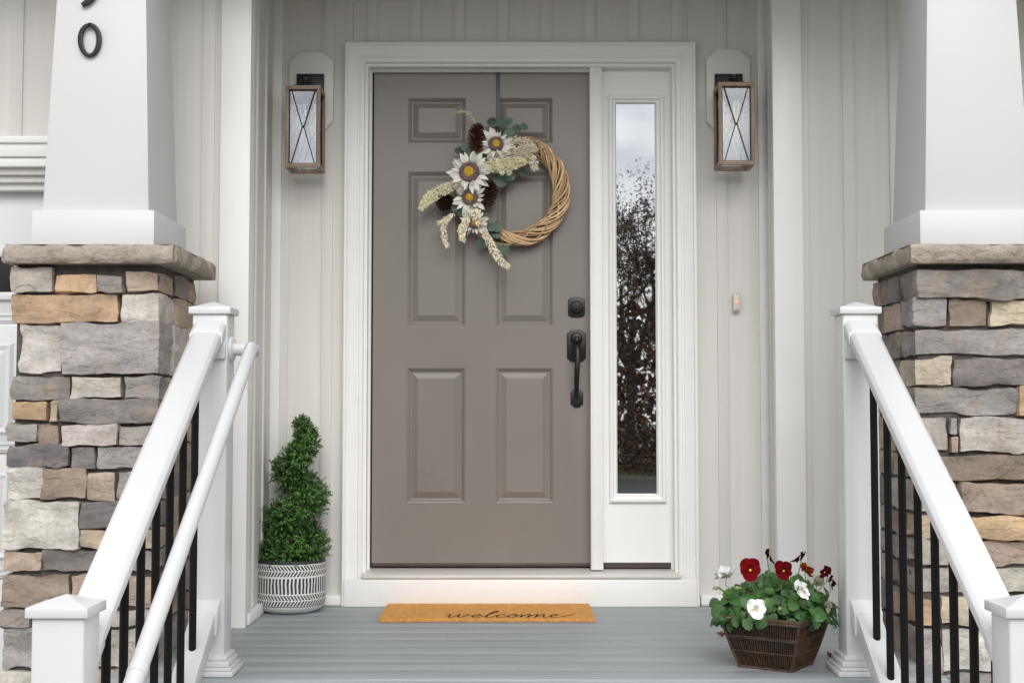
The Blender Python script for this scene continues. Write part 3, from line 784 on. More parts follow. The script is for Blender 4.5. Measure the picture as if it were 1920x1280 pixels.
Lr = [
 [(22,98,500,548,'l'),(99,181,511,548,'o'),(182,231,515,549,'g'),(232,298,506,549,'t')],
 [(19,222,549,606,'o'),(223,300,548,608,'p')],
 [(34,116,606,699,'p'),(115,318,603,704,'g')],
 [(21,134,703,750,'D'),(135,231,704,747,'l'),(233,300,705,750,'g')],
 [(23,92,751,791,'o'),(93,110,751,791,'t'),(111,306,746,792,'D')],
 [(17,75,794,830,'g'),(76,115,793,834,'b'),(116,223,793,836,'l'),(224,300,794,835,'g')],
 [(20,134,832,873,'d'),(135,182,835,879,'d'),(183,302,836,880,'g')],
 [(17,87,874,937,'p'),(83,168,877,937,'b'),(165,220,882,939,'t'),(222,305,882,938,'g')],
 [(12,155,938,1029,'p'),(156,304,936,989,'d')],
 [(12,85,1032,1072,'t'),(86,205,1029,1072,'d'),(206,300,1030,1072,'g')],
 [(10,140,1073,1140,'b'),(141,300,1076,1140,'k')],
 [(7,66,1141,1175,'g'),(67,180,1141,1175,'d'),(181,304,1141,1175,'l')],
 [(15,120,1176,1254,'g'),(121,302,1176,1254,'l')],
 [(8,150,1256,1330,'p'),(151,300,1256,1330,'t')],
 [(12,110,1332,1400,'g'),(111,300,1332,1400,'b')],
 [(10,190,1402,1480,'l'),(191,302,1402,1480,'d')],
 [(12,140,1482,1560,'t'),(141,300,1482,1560,'g')],
 [(12,200,1562,1640,'g'),(201,300,1562,1640,'D')]]
Lr[8].insert(2, (156,304,991,1028,'t'))
pier(-1, (-1.605, -1.122, YP, -.775), (-1.622, -1.062, -1.33, -.735, zc0, zc1), Lr, 'stone pier in front of the garage door, carrying the column with the house number')
Rr = [
 [(1716,1925,503,558,'D'),(1927,1995,505,558,'t')],
 [(1713,1777,557,612,'g'),(1780,1854,560,614,'b'),(1857,1995,562,613,'c')],
 [(1706,1995,615,668,'g')],
 [(1706,1782,669,725,'c'),(1784,1995,670,725,'D')],
 [(1716,1907,726,779,'g'),(1909,1995,726,779,'o')],
 [(1713,1776,782,849,'l'),(1778,1793,781,814,'g'),(1778,1793,817,849,'k'),(1795,1995,781,849,'l')],
 [(1718,1995,851,900,'b')],
 [(1716,1792,902,962,'l'),(1794,1918,902,963,'k'),(1920,1995,902,963,'g')],
 [(1714,1806,965,1010,'t'),(1808,1995,964,1011,'o')],
 [(1718,1774,1013,1060,'l'),(1776,1918,1012,1060,'k'),(1920,1995,1012,1060,'D')],
 [(1714,1855,1063,1113,'l'),(1857,1995,1062,1113,'p')],
 [(1716,1752,1116,1174,'o'),(1754,1995,1116,1174,'c')],
 [(1716,1756,1177,1262,'l'),(1758,1995,1177,1262,'p')],
 [(1714,1860,1264,1330,'g'),(1862,1995,1264,1330,'D')],
 [(1714,1830,1332,1400,'t'),(1832,1995,1332,1400,'g')],
 [(1714,1900,1402,1480,'g'),(1902,1995,1402,1480,'l')],
 [(1714,1840,1482,1560,'D'),(1842,1995,1482,1560,'k')],
 [(1714,1900,1562,1640,'l'),(1902,1995,1562,1640,'g')]]
pier(1, (1.285, 1.762, YP, -.80), (1.252, 1.80, -1.33, -.72, zc0, zc1), Rr, 'stone pier with a long grey top course behind the balusters, under the plain column')

# ------------------------------------------------------------------ tapered columns
def column(px0, px1, label, flip):
    z0 = zc1; z1 = UZ(394, -1.25); zt = 2.62
    y0, y1 = -1.25, -.83
    e = empty('porch_column', ((px0+px1)/2, (y0+y1)/2, z0), label, 'column', 'tapered porch columns')
    MB().box(px0, px1, y0, y1, z0-.014, z1).build('base_trim', COLWHITE, e, bevel=.002)
    o = .025; tp = .0715*(zt-z1)/.684*.5 * .684/.684
    tp = .0358*(zt-z1)
    a = [(px0+o,y0+o,z1-.002),(px1-o,y0+o,z1-.002),(px1-o,y1-o,z1-.002),(px0+o,y1-o,z1-.002)]
    b = [(px0+o+tp,y0+o+tp,zt),(px1-o-tp,y0+o+tp,zt),(px1-o-tp,y1-o-tp,zt),(px0+o+tp,y1-o-tp,zt)]
    MB().hexa(a, b).build('shaft', COLWHITE, e, bevel=.002)
    return e
column(-1.551, -1.156, 'white tapered column bearing black house numbers', -1)
column(1.318, 1.713, 'plain white tapered column on the pier behind the pot of pansies', 1)
# house numbers
def digit(poly_out, poly_in, uv, label):
    pass
ny = -1.215
def ribbon(path, widths, y0, y1):
    """flat stroke in the x-z plane, extruded"""
    n = len(path); Lf, Rt = [], []
    for i in range(n):
        a = Vector(path[max(0, i-1)]); b = Vector(path[min(n-1, i+1)]); t = (b-a).normalized(); nn = Vector((-t.y, t.x)); p = Vector(path[i])
        Lf.append(p + nn*widths[i]/2); Rt.append(p - nn*widths[i]/2)
    m = MB(); vv = []
    for i in range(n):
        vv += [(Lf[i].x,y0,Lf[i].y),(Rt[i].x,y0,Rt[i].y),(Rt[i].x,y1,Rt[i].y),(Lf[i].x,y1,Lf[i].y)]
    ff = [(0,1,2,3), tuple((n-1)*4+k for k in (3,2,1,0))]
    for i in range(n-1):
        for k in range(4): ff.append((i*4+k, i*4+(k+1)%4, i*4+4+(k+1)%4, i*4+4+k))
    return m.add(vv, ff)
pts = []; wd = []
for k in range(49):
    a = math.pi/2 + .12 + 2*math.pi*k/48*1.0
    u = 168.5 + 17.5*math.cos(a)*(1 + .06*math.sin(a)); v = 76 - 28.5*math.sin(a)
    pts.append(U(u, v, ny)); wd.append((6.2 + 3.2*abs(math.cos(a - .25)))*4.31/F)
pts.insert(0, U(172, 44.5, ny)); wd.insert(0, .004)
c0 = U(168.5, 106, ny)
o = ribbon(pts, wd, ny-.006, ny+.004).build('house_number', BLACKMETAL, None, origin=(c0[0], ny, c0[1]), bevel=.001)
tag(o, 'black metal digit zero, lowest house number on the white column', 'house number', 'house numbers on the column')
ny2 = -1.211
path9 = [(186,-48),(178,-62),(166,-66),(153,-56),(150,-42),(156,-30),(168,-27),(180,-34),(186,-48),(184,-30),(177,-12),(167,2),(154,11)]
sm = []
for i in range(len(path9)-1):
    p0, p1, p2, p3 = [Vector(path9[max(0, min(len(path9)-1, i+k))]) for k in (-1,0,1,2)]
    for s in range(6):
        t = s/6; sm.append(.5*((2*p1) + (-p0+p2)*t + (2*p0-5*p1+4*p2-p3)*t*t + (-p0+3*p1-3*p2+p3)*t**3))
sm.append(Vector(path9[-1]))
wd = [(7.5 + (5.5*math.sin(math.pi*min(1, max(0, (i-52)/20))) if i > 52 else 1))*4.31/F for i in range(len(sm))]
c0 = U(168, 12, ny2)
o = ribbon([U(p.x, p.y, ny2) for p in sm], wd, ny2-.006, ny2+.004).build('house_number', BLACKMETAL, None, origin=(c0[0], ny2, c0[1]), bevel=.001)
tag(o, 'black metal curled digit mounted directly above the zero on the white column', 'house number', 'house numbers on the column')

# ------------------------------------------------------------------ railings
SLOPE = .63
def dy(d): return d - DW
def pyramid_cap(m, x, y, z, h, hb=.012, ap=.016):
    m.box(x-h, x+h, y-h, y+h, z-hb, z)
    m.add([(x-h,y-h,z),(x+h,y-h,z),(x+h,y+h,z),(x-h,y+h,z),(x,y,z+ap)], [(0,1,4),(1,2,4),(2,3,4),(3,0,4),(3,2,1,0)])
def railing(X, label, first_d):
    yu = dy(4.06) + .055; yl = dy(2.73) + .055
    e = empty('stair_railing', (X, yu, 0), label, 'railing', 'railings on both sides of the steps')
    PH = .0535
    zu = UZ(581, yu-.055); zl = UZ(1147, yl-.055)
    MB().box(X-PH, X+PH, yu-PH, yu+PH, .001, zu-.011).build('upper_post', VINYL, e, bevel=.006, seg=3)
    MB().box(X-PH, X+PH, yl-PH, yl+PH, GZ+.02, zl-.011).build('lower_post', VINYL, e, bevel=.006, seg=3)
    for yy, z in ((yu, zu), (yl, zl)):
        m = MB(); m.box(X-.064, X+.064, yy-.064, yy+.064, z-.012, z+.010)
        cp = m.build('post_cap', VINYL, e, bevel=.003)
        h = .0605
        MB().add([(X-h,yy-h,z+.009),(X+h,yy-h,z+.009),(X+h,yy+h,z+.009),(X-h,yy+h,z+.009),(X,yy,z+.030)], [(0,1,4),(1,2,4),(2,3,4),(3,0,4),(3,2,1,0)]).build('cap_peak', VINYL, cp, bevel=.0015)
    # base skirts
    for yy, zb in ((yu, .001), (yl, GZ+.021)):
        m = MB()
        for hh, z0, z1 in ((.086,0,.016),(.079,.0165,.026),(.072,.0265,.044),(.064,.0445,.058)):
            m.box(X-hh, X+hh, yy-hh, yy+hh, zb+z0, zb+z1)
        m.build('base_skirt', VINYL, e, bevel=.003)
    # sloping rails: swept cross-section (x, z offset)
    ya = yu - PH - .001; yb = yl + PH + .001
    zt = lambda y_: 1.027 + SLOPE*(y_ - dy(3.996))
    zb_ = lambda y_: .112 + SLOPE*(y_ - dy(3.887))
    def sweep(name, prof, zf, y0, y1):
        n = len(prof); m = MB()
        vv = [(X+px, y0, zf(y0)+pz) for px, pz in prof] + [(X+px, y1, zf(y1)+pz) for px, pz in prof]
        ff = [tuple(range(n)), tuple(range(2*n-1, n-1, -1))] + [(k, n+k, n+(k+1)%n, (k+1)%n) for k in range(n)]
        return m.add(vv, ff).build(name, VINYL, e, bevel=.0025, seg=2)
    top = [(-.034,0),(.034,0),(.046,-.012),(.046,-.038),(.030,-.050),(.024,-.085),(-.024,-.085),(-.030,-.050),(-.046,-.038),(-.046,-.012)]
    bot = [(-.036,0),(.036,0),(.036,-.062),(-.036,-.062)]
    sweep('top_rail', top, zt, ya, yb)
    sweep('bottom_rail', bot, zb_, ya, yb)
    big = lambda P, s: [(x*s, z*s + .003) for x, z in P]
    sweep('rail_bracket', [(x*1.09, z*1.07+.0035) for x, z in top], zt, ya+.0005, ya-.055)
    sweep('rail_bracket', [(x*1.09, z*1.07+.0035) for x, z in top], zt, yb+.05, yb-.0005)
    sweep('rail_bracket', [(x*1.18, z*1.12+.006) for x, z in bot], zb_, ya+.0005, ya-.05)
    MB().box(X-.05, X+.05, ya-.012, ya+.0007, zt(ya)-.115, zt(ya)-.06).build('bracket_plate', VINYL, e, bevel=.003)
    d = first_d
    while d > 2.93:
        yy = dy(d)
        MB().tube([(X, yy, zb_(yy)-.03), (X, yy, zt(yy)-.06)], .0108, 14).build('baluster', BALUSTER, e, smooth=True)
        d -= .1375
    return e
railing(-.922, 'white stair railing with black balusters and a round handrail mounted beside it', 3.887)
railing(1.063, 'white stair railing with black balusters beside the pansy basket', 3.925)
# secondary handrail
hr = empty('handrail', (-.868, dy(4.11), .98), 'round white pipe handrail curving out from the railing post', 'handrail')
HXr = -.793
zr = lambda d: .985 + SLOPE*.985*(d - 4.05)
pts = [(-.868, dy(4.115), .985)]
for k in range(9):
    a = math.pi/2*k/8
    pts.append((HXr-.03+.03*math.sin(a), dy(4.115)-.03+.03*math.cos(a), .985 - .008*(k/8)**2))
pts += [(HXr, dy(4.05), zr(4.05)), (HXr, dy(3.9), zr(3.9))]
MB().tube(pts + [(HXr, dy(2.86), zr(2.86))], .0205, 20).build('pipe', VINYL, hr, smooth=True)
MB().tube([(HXr, dy(2.852), zr(2.852)), (HXr, dy(2.55), zr(2.55)), (HXr, dy(2.50), zr(2.50)-.012), (HXr-.02, dy(2.48), zr(2.48)-.03), (-.84, dy(2.70), zr(2.48)-.03)], .0205, 20).build('pipe_end', VINYL, hr, smooth=True)
MB().tube([(HXr, dy(2.865), zr(2.865)), (HXr, dy(2.845), zr(2.845))], .0218, 20).build('joint_collar', VINYL, hr, smooth=True)
fl = MB()
fl.tube([(-.8683, dy(4.115), .985), (-.862, dy(4.115), .985), (-.858, dy(4.115), .985)], [.040,.040,.034], 24)
fl.build('wall_flange', VINYL, hr, smooth=True)

# ------------------------------------------------------------------ door mat
mt = empty('doormat', (-.095, -.22, 0), 'tan coir doormat printed with a welcome in black script', 'doormat')
MX0, MX1, MY0, MY1, MT = -.503, .313, dy(5.085), -.0585, .015
m = MB(); NX, NY = 60, 34
vv = []; ff = []
for j in range(NY+1):
    for i in range(NX+1):
        x = MX0+(MX1-MX0)*i/NX; y = MY0+(MY1-MY0)*j/NY
        ex = (noise.noise(Vector((y*70, 2, 0)))*.004 if i in (0, NX) else 0); ey = (noise.noise(Vector((x*70, 5, 0)))*.004 if j in (0,) else 0)
        vv.append((x+ex, y+ey, MT + noise.noise(Vector((x*50, y*50, 1)))*.0009))
for j in range(NY):
    for i in range(NX):
        a = j*(NX+1)+i; ff.append((a, a+1, a+NX+2, a+NX+1))
per = [i for i in range(NX+1)] + [j*(NX+1)+NX for j in range(1, NY+1)] + [NY*(NX+1)+i for i in range(NX-1, -1, -1)] + [j*(NX+1) for j in range(NY-1, 0, -1)]
b0 = len(vv)
for p in per: vv.append((vv[p][0], vv[p][1], .0015))
for k in range(len(per)):
    k2 = (k+1) % len(per); ff.append((per[k], b0+k, b0+k2, per[k2]))
ff.append(tuple(b0+k for k in range(len(per))))
m.add(vv, ff).build('mat_body', COIR, mt)
fib = MB()
for i in range(9000):
    if i < 2600: x, y, z = random.uniform(MX0, MX1), MY0+random.uniform(-.002,.003), random.uniform(.003, MT); d = Vector((random.gauss(0,.5), -1, random.gauss(0,.5)))
    elif i < 3400:
        s = random.random() < .5; x, y, z = (MX0 if s else MX1), random.uniform(MY0, MY1), random.uniform(.003, MT); d = Vector((-1 if s else 1, random.gauss(0,.5), random.gauss(0,.5)))
    else: x, y, z = random.uniform(MX0, MX1), random.uniform(MY0, MY1), MT-.001; d = Vector((random.gauss(0,.5), random.gauss(0,.5), 1))
    d.normalize(); l = random.uniform(.002, .0042); s = d.orthogonal().normalized()*.0006; p = Vector((x, y, z))
    fib.add([p-s, p+s, p+d*l], [(0,1,2)])
ob = fib.build('coir_pile', COIRF, mt); ob['kind'] = 'stuff'
LET = [[(-.15,.75),(.05,.95),(.12,.5),(.2,.05),(.42,.1),(.62,.55),(.7,.95),(.74,.4),(.86,.02),(1.1,.25),(1.25,.9),(1.2,1.0),(1.35,.72),(1.6,.62)],
       [(1.55,.35),(1.95,.5),(2.12,.82),(1.95,1.0),(1.72,.7),(1.72,.2),(1.95,0),(2.35,.3),(2.75,1.1),(3.0,1.85),(2.92,2.1),(2.72,1.6),(2.62,.8),(2.66,.15),(2.85,0),(3.1,.25),(3.3,.6)],
       [(3.75,.85),(3.6,1.0),(3.35,.75),(3.32,.25),(3.55,0),(3.85,.2),(4.05,.6)],
       [(4.35,.98),(4.1,.75),(4.08,.25),(4.3,.02),(4.55,.3),(4.55,.8),(4.35,.98),(4.42,.72),(4.8,.78)],
       [(4.85,.95),(4.9,.5),(4.88,.02),(5.05,.6),(5.3,1.0),(5.4,.7),(5.36,.02),(5.55,.6),(5.8,1.0),(5.9,.7),(5.86,.02),(6.0,.45),(6.2,.95),(6.35,.9),(6.38,.3),(6.55,.03),(6.8,.3)],
       [(6.75,.35),(7.1,.55),(7.22,.85),(7.08,1.0),(6.88,.7),(6.9,.2),(7.12,0),(7.5,.15),(8.0,.6),(8.35,.95)]]
wx0 = UX(838, dy(5.15)); wx1 = UX(1075, dy(5.15)); ky = (wx1-wx0)/8.5
lt = MB()
for stv in LET:
    sm = []
    for i in range(len(stv)-1):
        p0, p1, p2, p3 = [Vector(stv[max(0, min(len(stv)-1, i+k))]) for k in (-1,0,1,2)]
        for s in range(7):
            t = s/7; sm.append(.5*((2*p1) + (-p0+p2)*t + (2*p0-5*p1+4*p2-p3)*t*t + (-p0+3*p1-3*p2+p3)*t**3))
    sm.append(Vector(stv[-1]))
    P2 = [Vector((wx0 + p.x*ky + p.y*.012, MY0 + .014 + p.y*.080)) for p in sm]
    vv = []
    for i, p in enumerate(P2):
        a = P2[max(0, i-1)]; b = P2[min(len(P2)-1, i+1)]; t = (b-a).normalized(); nn = Vector((-t.y, t.x))
        wv = .0032 + .0030*abs(t.y) + .0009*math.sin(i*1.7)
        vv += [(p.x+nn.x*wv/2, p.y+nn.y*wv*.6, MT+.0014+i*1e-6), (p.x-nn.x*wv/2, p.y-nn.y*wv*.6, MT+.0014+i*1e-6)]
    lt.add(vv, [(2*i, 2*i+1, 2*i+3, 2*i+2) for i in range(len(P2)-1)])
lt.build('lettering', INK, mt)

# ------------------------------------------------------------------ potted spiral topiary
PX, PYc = -.884, -.160
tp_ = empty('potted_topiary', (PX, PYc, 0), 'spiral boxwood topiary in a black and white patterned pot', 'potted plant')
PR_ = .1385
potm = bpy.data.materials.new('patterned_glaze'); potm.use_nodes = True; t = potm.node_tree
b = t.nodes['Principled BSDF']; b.inputs['Roughness'].default_value = .55
tcn = t.nodes.new('ShaderNodeTexCoord'); sp = t.nodes.new('ShaderNodeSeparateXYZ'); t.links.new(tcn.outputs['Object'], sp.inputs[0])
ang = nmath(t, 'ARCTAN2', sp.outputs['Y'], sp.outputs['X']); z = sp.outputs['Z']
nzp = t.nodes.new('ShaderNodeTexNoise'); nzp.inputs['Scale'].default_value = 28; t.links.new(tcn.outputs['Object'], nzp.inputs['Vector'])
wob = nmath(t, 'MULTIPLY_ADD', nzp.outputs['Fac'], .5, -.25)
A = nmath(t, 'ADD', nmath(t, 'MULTIPLY', ang, 66/(2*math.pi)), wob)
A2 = nmath(t, 'ADD', nmath(t, 'MULTIPLY', ang, 58/(2*math.pi)), wob)
def band(z0, z1): return nmath(t, 'MULTIPLY', nmath(t, 'GREATER_THAN', z, z0), nmath(t, 'LESS_THAN', z, z1))
def chev(z0, z1):
    zm = (z0+z1)/2
    sl = nmath(t, 'MULTIPLY', nmath(t, 'ABSOLUTE', nmath(t, 'SUBTRACT', z, zm)), 1.1/((z1-z0)/2))
    st = nmath(t, 'LESS_THAN', nmath(t, 'FRACT', nmath(t, 'ADD', A, sl)), .56)
    rows = nmath(t, 'ADD', band(z0, zm-.0018), band(zm+.0018, z1))
    return nmath(t, 'MULTIPLY', st, rows)
stripes = nmath(t, 'MULTIPLY', nmath(t, 'LESS_THAN', nmath(t, 'FRACT', A2), .56), band(.083, .143))
blk = nmath(t, 'ADD', nmath(t, 'ADD', chev(.036, .078), chev(.150, .192)), stripes)
blk = nmath(t, 'ADD', blk, band(.196, 1.0))
blk = nmath(t, 'ADD', blk, band(.0315, .0345))
blk = nmath(t, 'MINIMUM', blk, 1.0)
mxp = t.nodes.new('ShaderNodeMixRGB'); t.links.new(blk, mxp.inputs['Fac'])
mxp.inputs['Color1'].default_value = (.68, .67, .65, 1); mxp.inputs['Color2'].default_value = (.026, .029, .038, 1)
t.links.new(mxp.outputs[0], b.inputs['Base Color'])
bu = t.nodes.new('ShaderNodeBump'); bu.inputs['Strength'].default_value = .5; bu.inputs['Distance'].default_value = .001; bu.invert = True
t.links.new(blk, bu.inputs['Height']); t.links.new(bu.outputs[0], b.inputs['Normal'])
prof = [(.085,.001),(.100,.003),(.118,.012),(.131,.024),(.1365,.034),(.1385,.05),(.1385,.19),(.1375,.205),(.134,.209),(.130,.205),(.130,.18),(.02,.178)]
pot = MB().lathe(prof, (PX, PYc, 0), 72).build('pot', potm, tp_, smooth=True)
MB().lathe([(.128,.0),(.129,.006),(.09,.012),(.02,.014)], (PX, PYc, .180), 32).build('soil', SOIL, pot, smooth=True)
tab = [(math.pi*.3,.215,.066,.072),(math.pi,.225,.070,.072),(2*math.pi,.255,.070,.070),(3*math.pi,.350,.064,.064),(4*math.pi,.445,.062,.064),(5*math.pi,.555,.046,.060),(6*math.pi,.675,.030,.046),(6.6*math.pi,.750,.006,.020)]
def helix(ph):
    for (a, b) in zip(tab[:-1], tab[1:]):
        if ph <= b[0]:
            f = (ph-a[0])/(b[0]-a[0]); z, r, tr = [a[k]+(b[k]-a[k])*f for k in (1,2,3)]; break
    lean = .03*(z-.2)/.55
    return Vector((PX + lean + .008 + r*math.cos(ph), PYc + r*math.sin(ph), z)), tr
rnd = random.Random(3)
lf = MB(); tw = MB()
def leaf_fold(m, p, d, nrm, l, w_):
    d = d.normalized(); s = d.cross(nrm)
    if s.length < 1e-5: s = d.orthogonal()
    s.normalize(); n2 = s.cross(d)
    m.add([p, p+d*l*.35+s*w_*.5+n2*l*.06, p+d*l*.75+s*w_*.42+n2*l*.05, p+d*l, p+d*l*.75-s*w_*.42+n2*l*.05, p+d*l*.35-s*w_*.5+n2*l*.06], [(0,1,2,3),(0,3,4,5)])
def rdir(r_):
    while True:
        v = Vector((r_.uniform(-1,1), r_.uniform(-1,1), r_.uniform(-1,1)))
        if .05 < v.length < 1: return v.normalized()
PH0, PH1 = tab[0][0], tab[-1][0]
for i in range(5000):
    f = rnd.random()**1.25; ph = PH0 + (PH1-PH0)*f; c, tr = helix(ph)
    d = rdir(rnd); rr = tr*(.45 + .5*rnd.random()**.6)
    p = c + d*rr
    g = (d + Vector((0,0,.45)) + rdir(rnd)*.55).normalized()
    L_ = rnd.uniform(.016, .030) * (.85 if f > .8 else 1)
    tw.tube([p, p+g*L_], [.0009,.0005], 3, caps=False)
    nl = 7
    for k in range(nl):
        q = p + g*L_*(k/(nl-1)); side = rdir(rnd); side = (side - g*side.dot(g)).normalized()
        ld = (g*.55 + side*.8).normalized()
        leaf_fold(lf, q, ld, g, rnd.uniform(.008, .0125), rnd.uniform(.0048, .007))
o = lf.build('foliage', BOXLEAF, tp_); o['kind'] = 'stuff'
o = tw.build('twigs', TWIG, tp_); o['kind'] = 'stuff'
MB().tube([(PX+.004, PYc, .18), (PX+.010, PYc+.004, .4), (PX+.03, PYc, .68)], [.006,.005,.003], 8).build('stem', TWIG, tp_, smooth=True)
MB().tube([helix(PH0+(PH1-PH0)*k/60)[0] for k in range(61)], .004, 6).build('spiral_branch', TWIG, tp_, smooth=True)
for ph in (.05, 3.0):
    MB().tube([(PX+.085*math.cos(ph), PYc+.02, .18), (PX+.075*math.cos(ph)+.01, PYc+.02, .50 if ph < 1 else .33)], .0018, 6).build('support_wire', BLACKMETAL, tp_)

# ------------------------------------------------------------------ pansy basket
BC = Vector((.827, dy(4.2235), 0)); PHI = R(33.5)
fb = empty('flower_basket', BC, 'brown wicker look basket of red and white pansies on the porch floor', 'potted plant')
ex = Vector((math.cos(PHI), -math.sin(PHI), 0)); ey = Vector((math.sin(PHI), math.cos(PHI), 0))
HB, HT, BH = .083, .128, .150
def bp_(a, b_, z, s): return BC + ex*a*s + ey*b_*s + Vector((0,0,z))
def hs_(z): return HB + (HT-HB)*(z/BH)**.85
m = MB(); lev = [.002 + (BH-.002)*k/6 for k in range(7)]
for k in range(6):
    a, b_ = lev[k], lev[k+1]
    lo = [bp_(x, y, a, hs_(a)-.004) for x, y in ((-1,-1),(1,-1),(1,1),(-1,1))]; hi = [bp_(x, y, b_, hs_(b_)-.004) for x, y in ((-1,-1),(1,-1),(1,1),(-1,1))]
    m.add(lo+hi, [(0,1,5,4),(1,2,6,5),(2,3,7,6),(3,0,4,7)] + ([(3,2,1,0)] if k == 0 else []))
bk = m.build('basket', RESIN, fb)
wv = MB()
for sx, sy, tx, ty in ((0,-1,1,0),(1,0,0,1),(0,1,1,0),(-1,0,0,1)):
    for k in range(32):
        f = -0.95 + 1.90*k/31
        pth = []
        for z in (.006, .03, .055, .08, .105, .13, .146):
            s = hs_(z); wg = .0012*math.sin(k*2.1+z*60)
            pth.append(bp_(sx + tx*f, sy + ty*f, z, s) + (ex*tx+ey*ty)*wg)
        wv.tube(pth, .0013, 5, caps=False)
o = wv.build('woven_ribs', RESINHI, fb); o['kind'] = 'stuff'
for z, r in ((.004,.0045),(.054,.0024),(.097,.0028),(.102,.0022)):
    MB().tube([bp_(x, y, z, hs_(z)+.001) for x, y in ((-1,-1),(1,-1),(1,1),(-1,1))], r, 6, closed=True).build('woven_band', RESINHI, fb)
for x, y in ((-1,-1),(1,-1),(1,1),(-1,1)):
    MB().tube([bp_(x, y, z, hs_(z)) for z in (.003,.04,.08,.12,.148)], .0045, 7).build('corner_rib', RESINHI, fb, smooth=True)
m = MB()
for k, (z, r) in enumerate(((.150,.0065),(.159,.006))):
    m.tube([bp_(x, y, z, HT+.003+.002*k) for x, y in ((-1,-1),(0,-1.005),(1,-1),(1.005,0),(1,1),(0,1.005),(-1,1),(-1.005,0))], r, 8, closed=True)
m.build('rim', RESINHI, bk, smooth=True)
MB().add([bp_(x, y, .140, HT-.004) for x, y in ((-1,-1),(1,-1),(1,1),(-1,1))], [(0,1,2,3)]).build('soil', SOIL, bk)
# leaf meshes (shared)
def disc_mesh(name, nseg, shape, cup, mat, ruff=0, rings=2):
    vv = [(0,0,0)]; ff = []
    for r in range(1, rings+1):
        for k in range(nseg):
            a = 2*math.pi*k/nseg; x, y = shape(a); q = r/rings
            vv.append((x*q, y*q, cup(x*q, y*q) + (ruff*math.sin(a*5)*q*q)))
    for k in range(nseg): ff.append((0, 1+k, 1+(k+1)%nseg))
    for r in range(1, rings):
        for k in range(nseg): ff.append((1+(r-1)*nseg+k, 1+r*nseg+k, 1+r*nseg+(k+1)%nseg, 1+(r-1)*nseg+(k+1)%nseg))
    me = bpy.data.meshes.new(name); me.from_pydata(vv, [], ff); me.materials.append(mat)
    me.polygons.foreach_set('use_smooth', [True]*len(me.polygons)); return me
PLEAF = [disc_mesh('leaf', 18, (lambda a, q=q: (math.cos(a)*(.5+.035*math.cos(a*9+q))*(.86+.12*q), .45+math.sin(a)*(.52+.03*math.cos(a*9)))), (lambda x, y, q=q: -.35*(y-.3)**2*(1+q) + .25*abs(x)), PANSYLEAF, .02) for q in (0, .5, 1.0)]
rnd = random.Random(11)
def orient(n, up):
    n = n.normalized(); u = (up - n*up.dot(n))
    if u.length < 1e-4: u = n.orthogonal()
    u.normalize(); r = u.cross(n)
    return Matrix((r, u, n)).transposed().to_euler()
FC = BC + Vector((0, 0, .15))
def bush_point(r_):
    a = r_.uniform(0, 2*math.pi); q = math.sqrt(r_.random())
    x = .172*q*math.cos(a); y = .14*q*math.sin(a)
    top = .118*(1-q*q)**.55
    return x, y, top
st = MB()
for i in range(262):
    x, y, top = bush_point(rnd)
    hgt = top*(1 - .75*rnd.random()**1.6) if i > 70 else top*rnd.uniform(.85, 1.05)
    if y > .06: hgt = top
    p = FC + Vector((x, y, hgt + .004))
    q = math.hypot(x, y)/.15
    nrm = Vector((x*4.2, y*4.2 - .38, .55 - .25*q)) + rdir(rnd)*.42
    o = link('leaf', PLEAF[i % 3], None, fb, loc=p, rot=orient(nrm, Vector((x*3, y*3, -.25)) + rdir(rnd)*.6), scale=rnd.uniform(.028, .048))
    g = rnd.uniform(.65, 1.45); o.color = (g*rnd.uniform(.85, 1.2), g, g*rnd.uniform(.8, 1.2), 1)
    base = FC + Vector((x*.35, y*.35, -.01)); st.tube([base, (base+p)/2 + Vector((0,0,.015)), p], [.0014,.0012,.001], 4, caps=False)
# overhanging side sprays
for i in range(36):
    s = -1 if i % 2 else 1
    p = FC + Vector((s*rnd.uniform(.115, .176) - .008, rnd.uniform(-.07, .05), rnd.uniform(-.012, .045)))
    o = link('leaf', PLEAF[i % 3], None, fb, loc=p, rot=orient(Vector((s*.5, -.6, .8)) + rdir(rnd)*.4, Vector((s, 0, -.3)) + rdir(rnd)*.4), scale=rnd.uniform(.026, .040))
    g = rnd.uniform(.6, 1.3); o.color = (g, g, g, 1)
    st.tube([FC + Vector((s*.06, 0, 0)), FC + Vector((s*.09, p.y-FC.y, .02)), p], [.0014,.0012,.001], 4, caps=False)
o = st.build('leaf_stalks', PSTEM, fb); o['kind'] = 'stuff'
PPET = [disc_mesh('petal', 22, lambda a: (math.cos(a)*.56*(1+.03*math.cos(5*a)), .46+math.sin(a)*.52), lambda x, y: .30*y*y - .40*x*x + .05*math.sin(9*x), PETAL, .06, 4)]
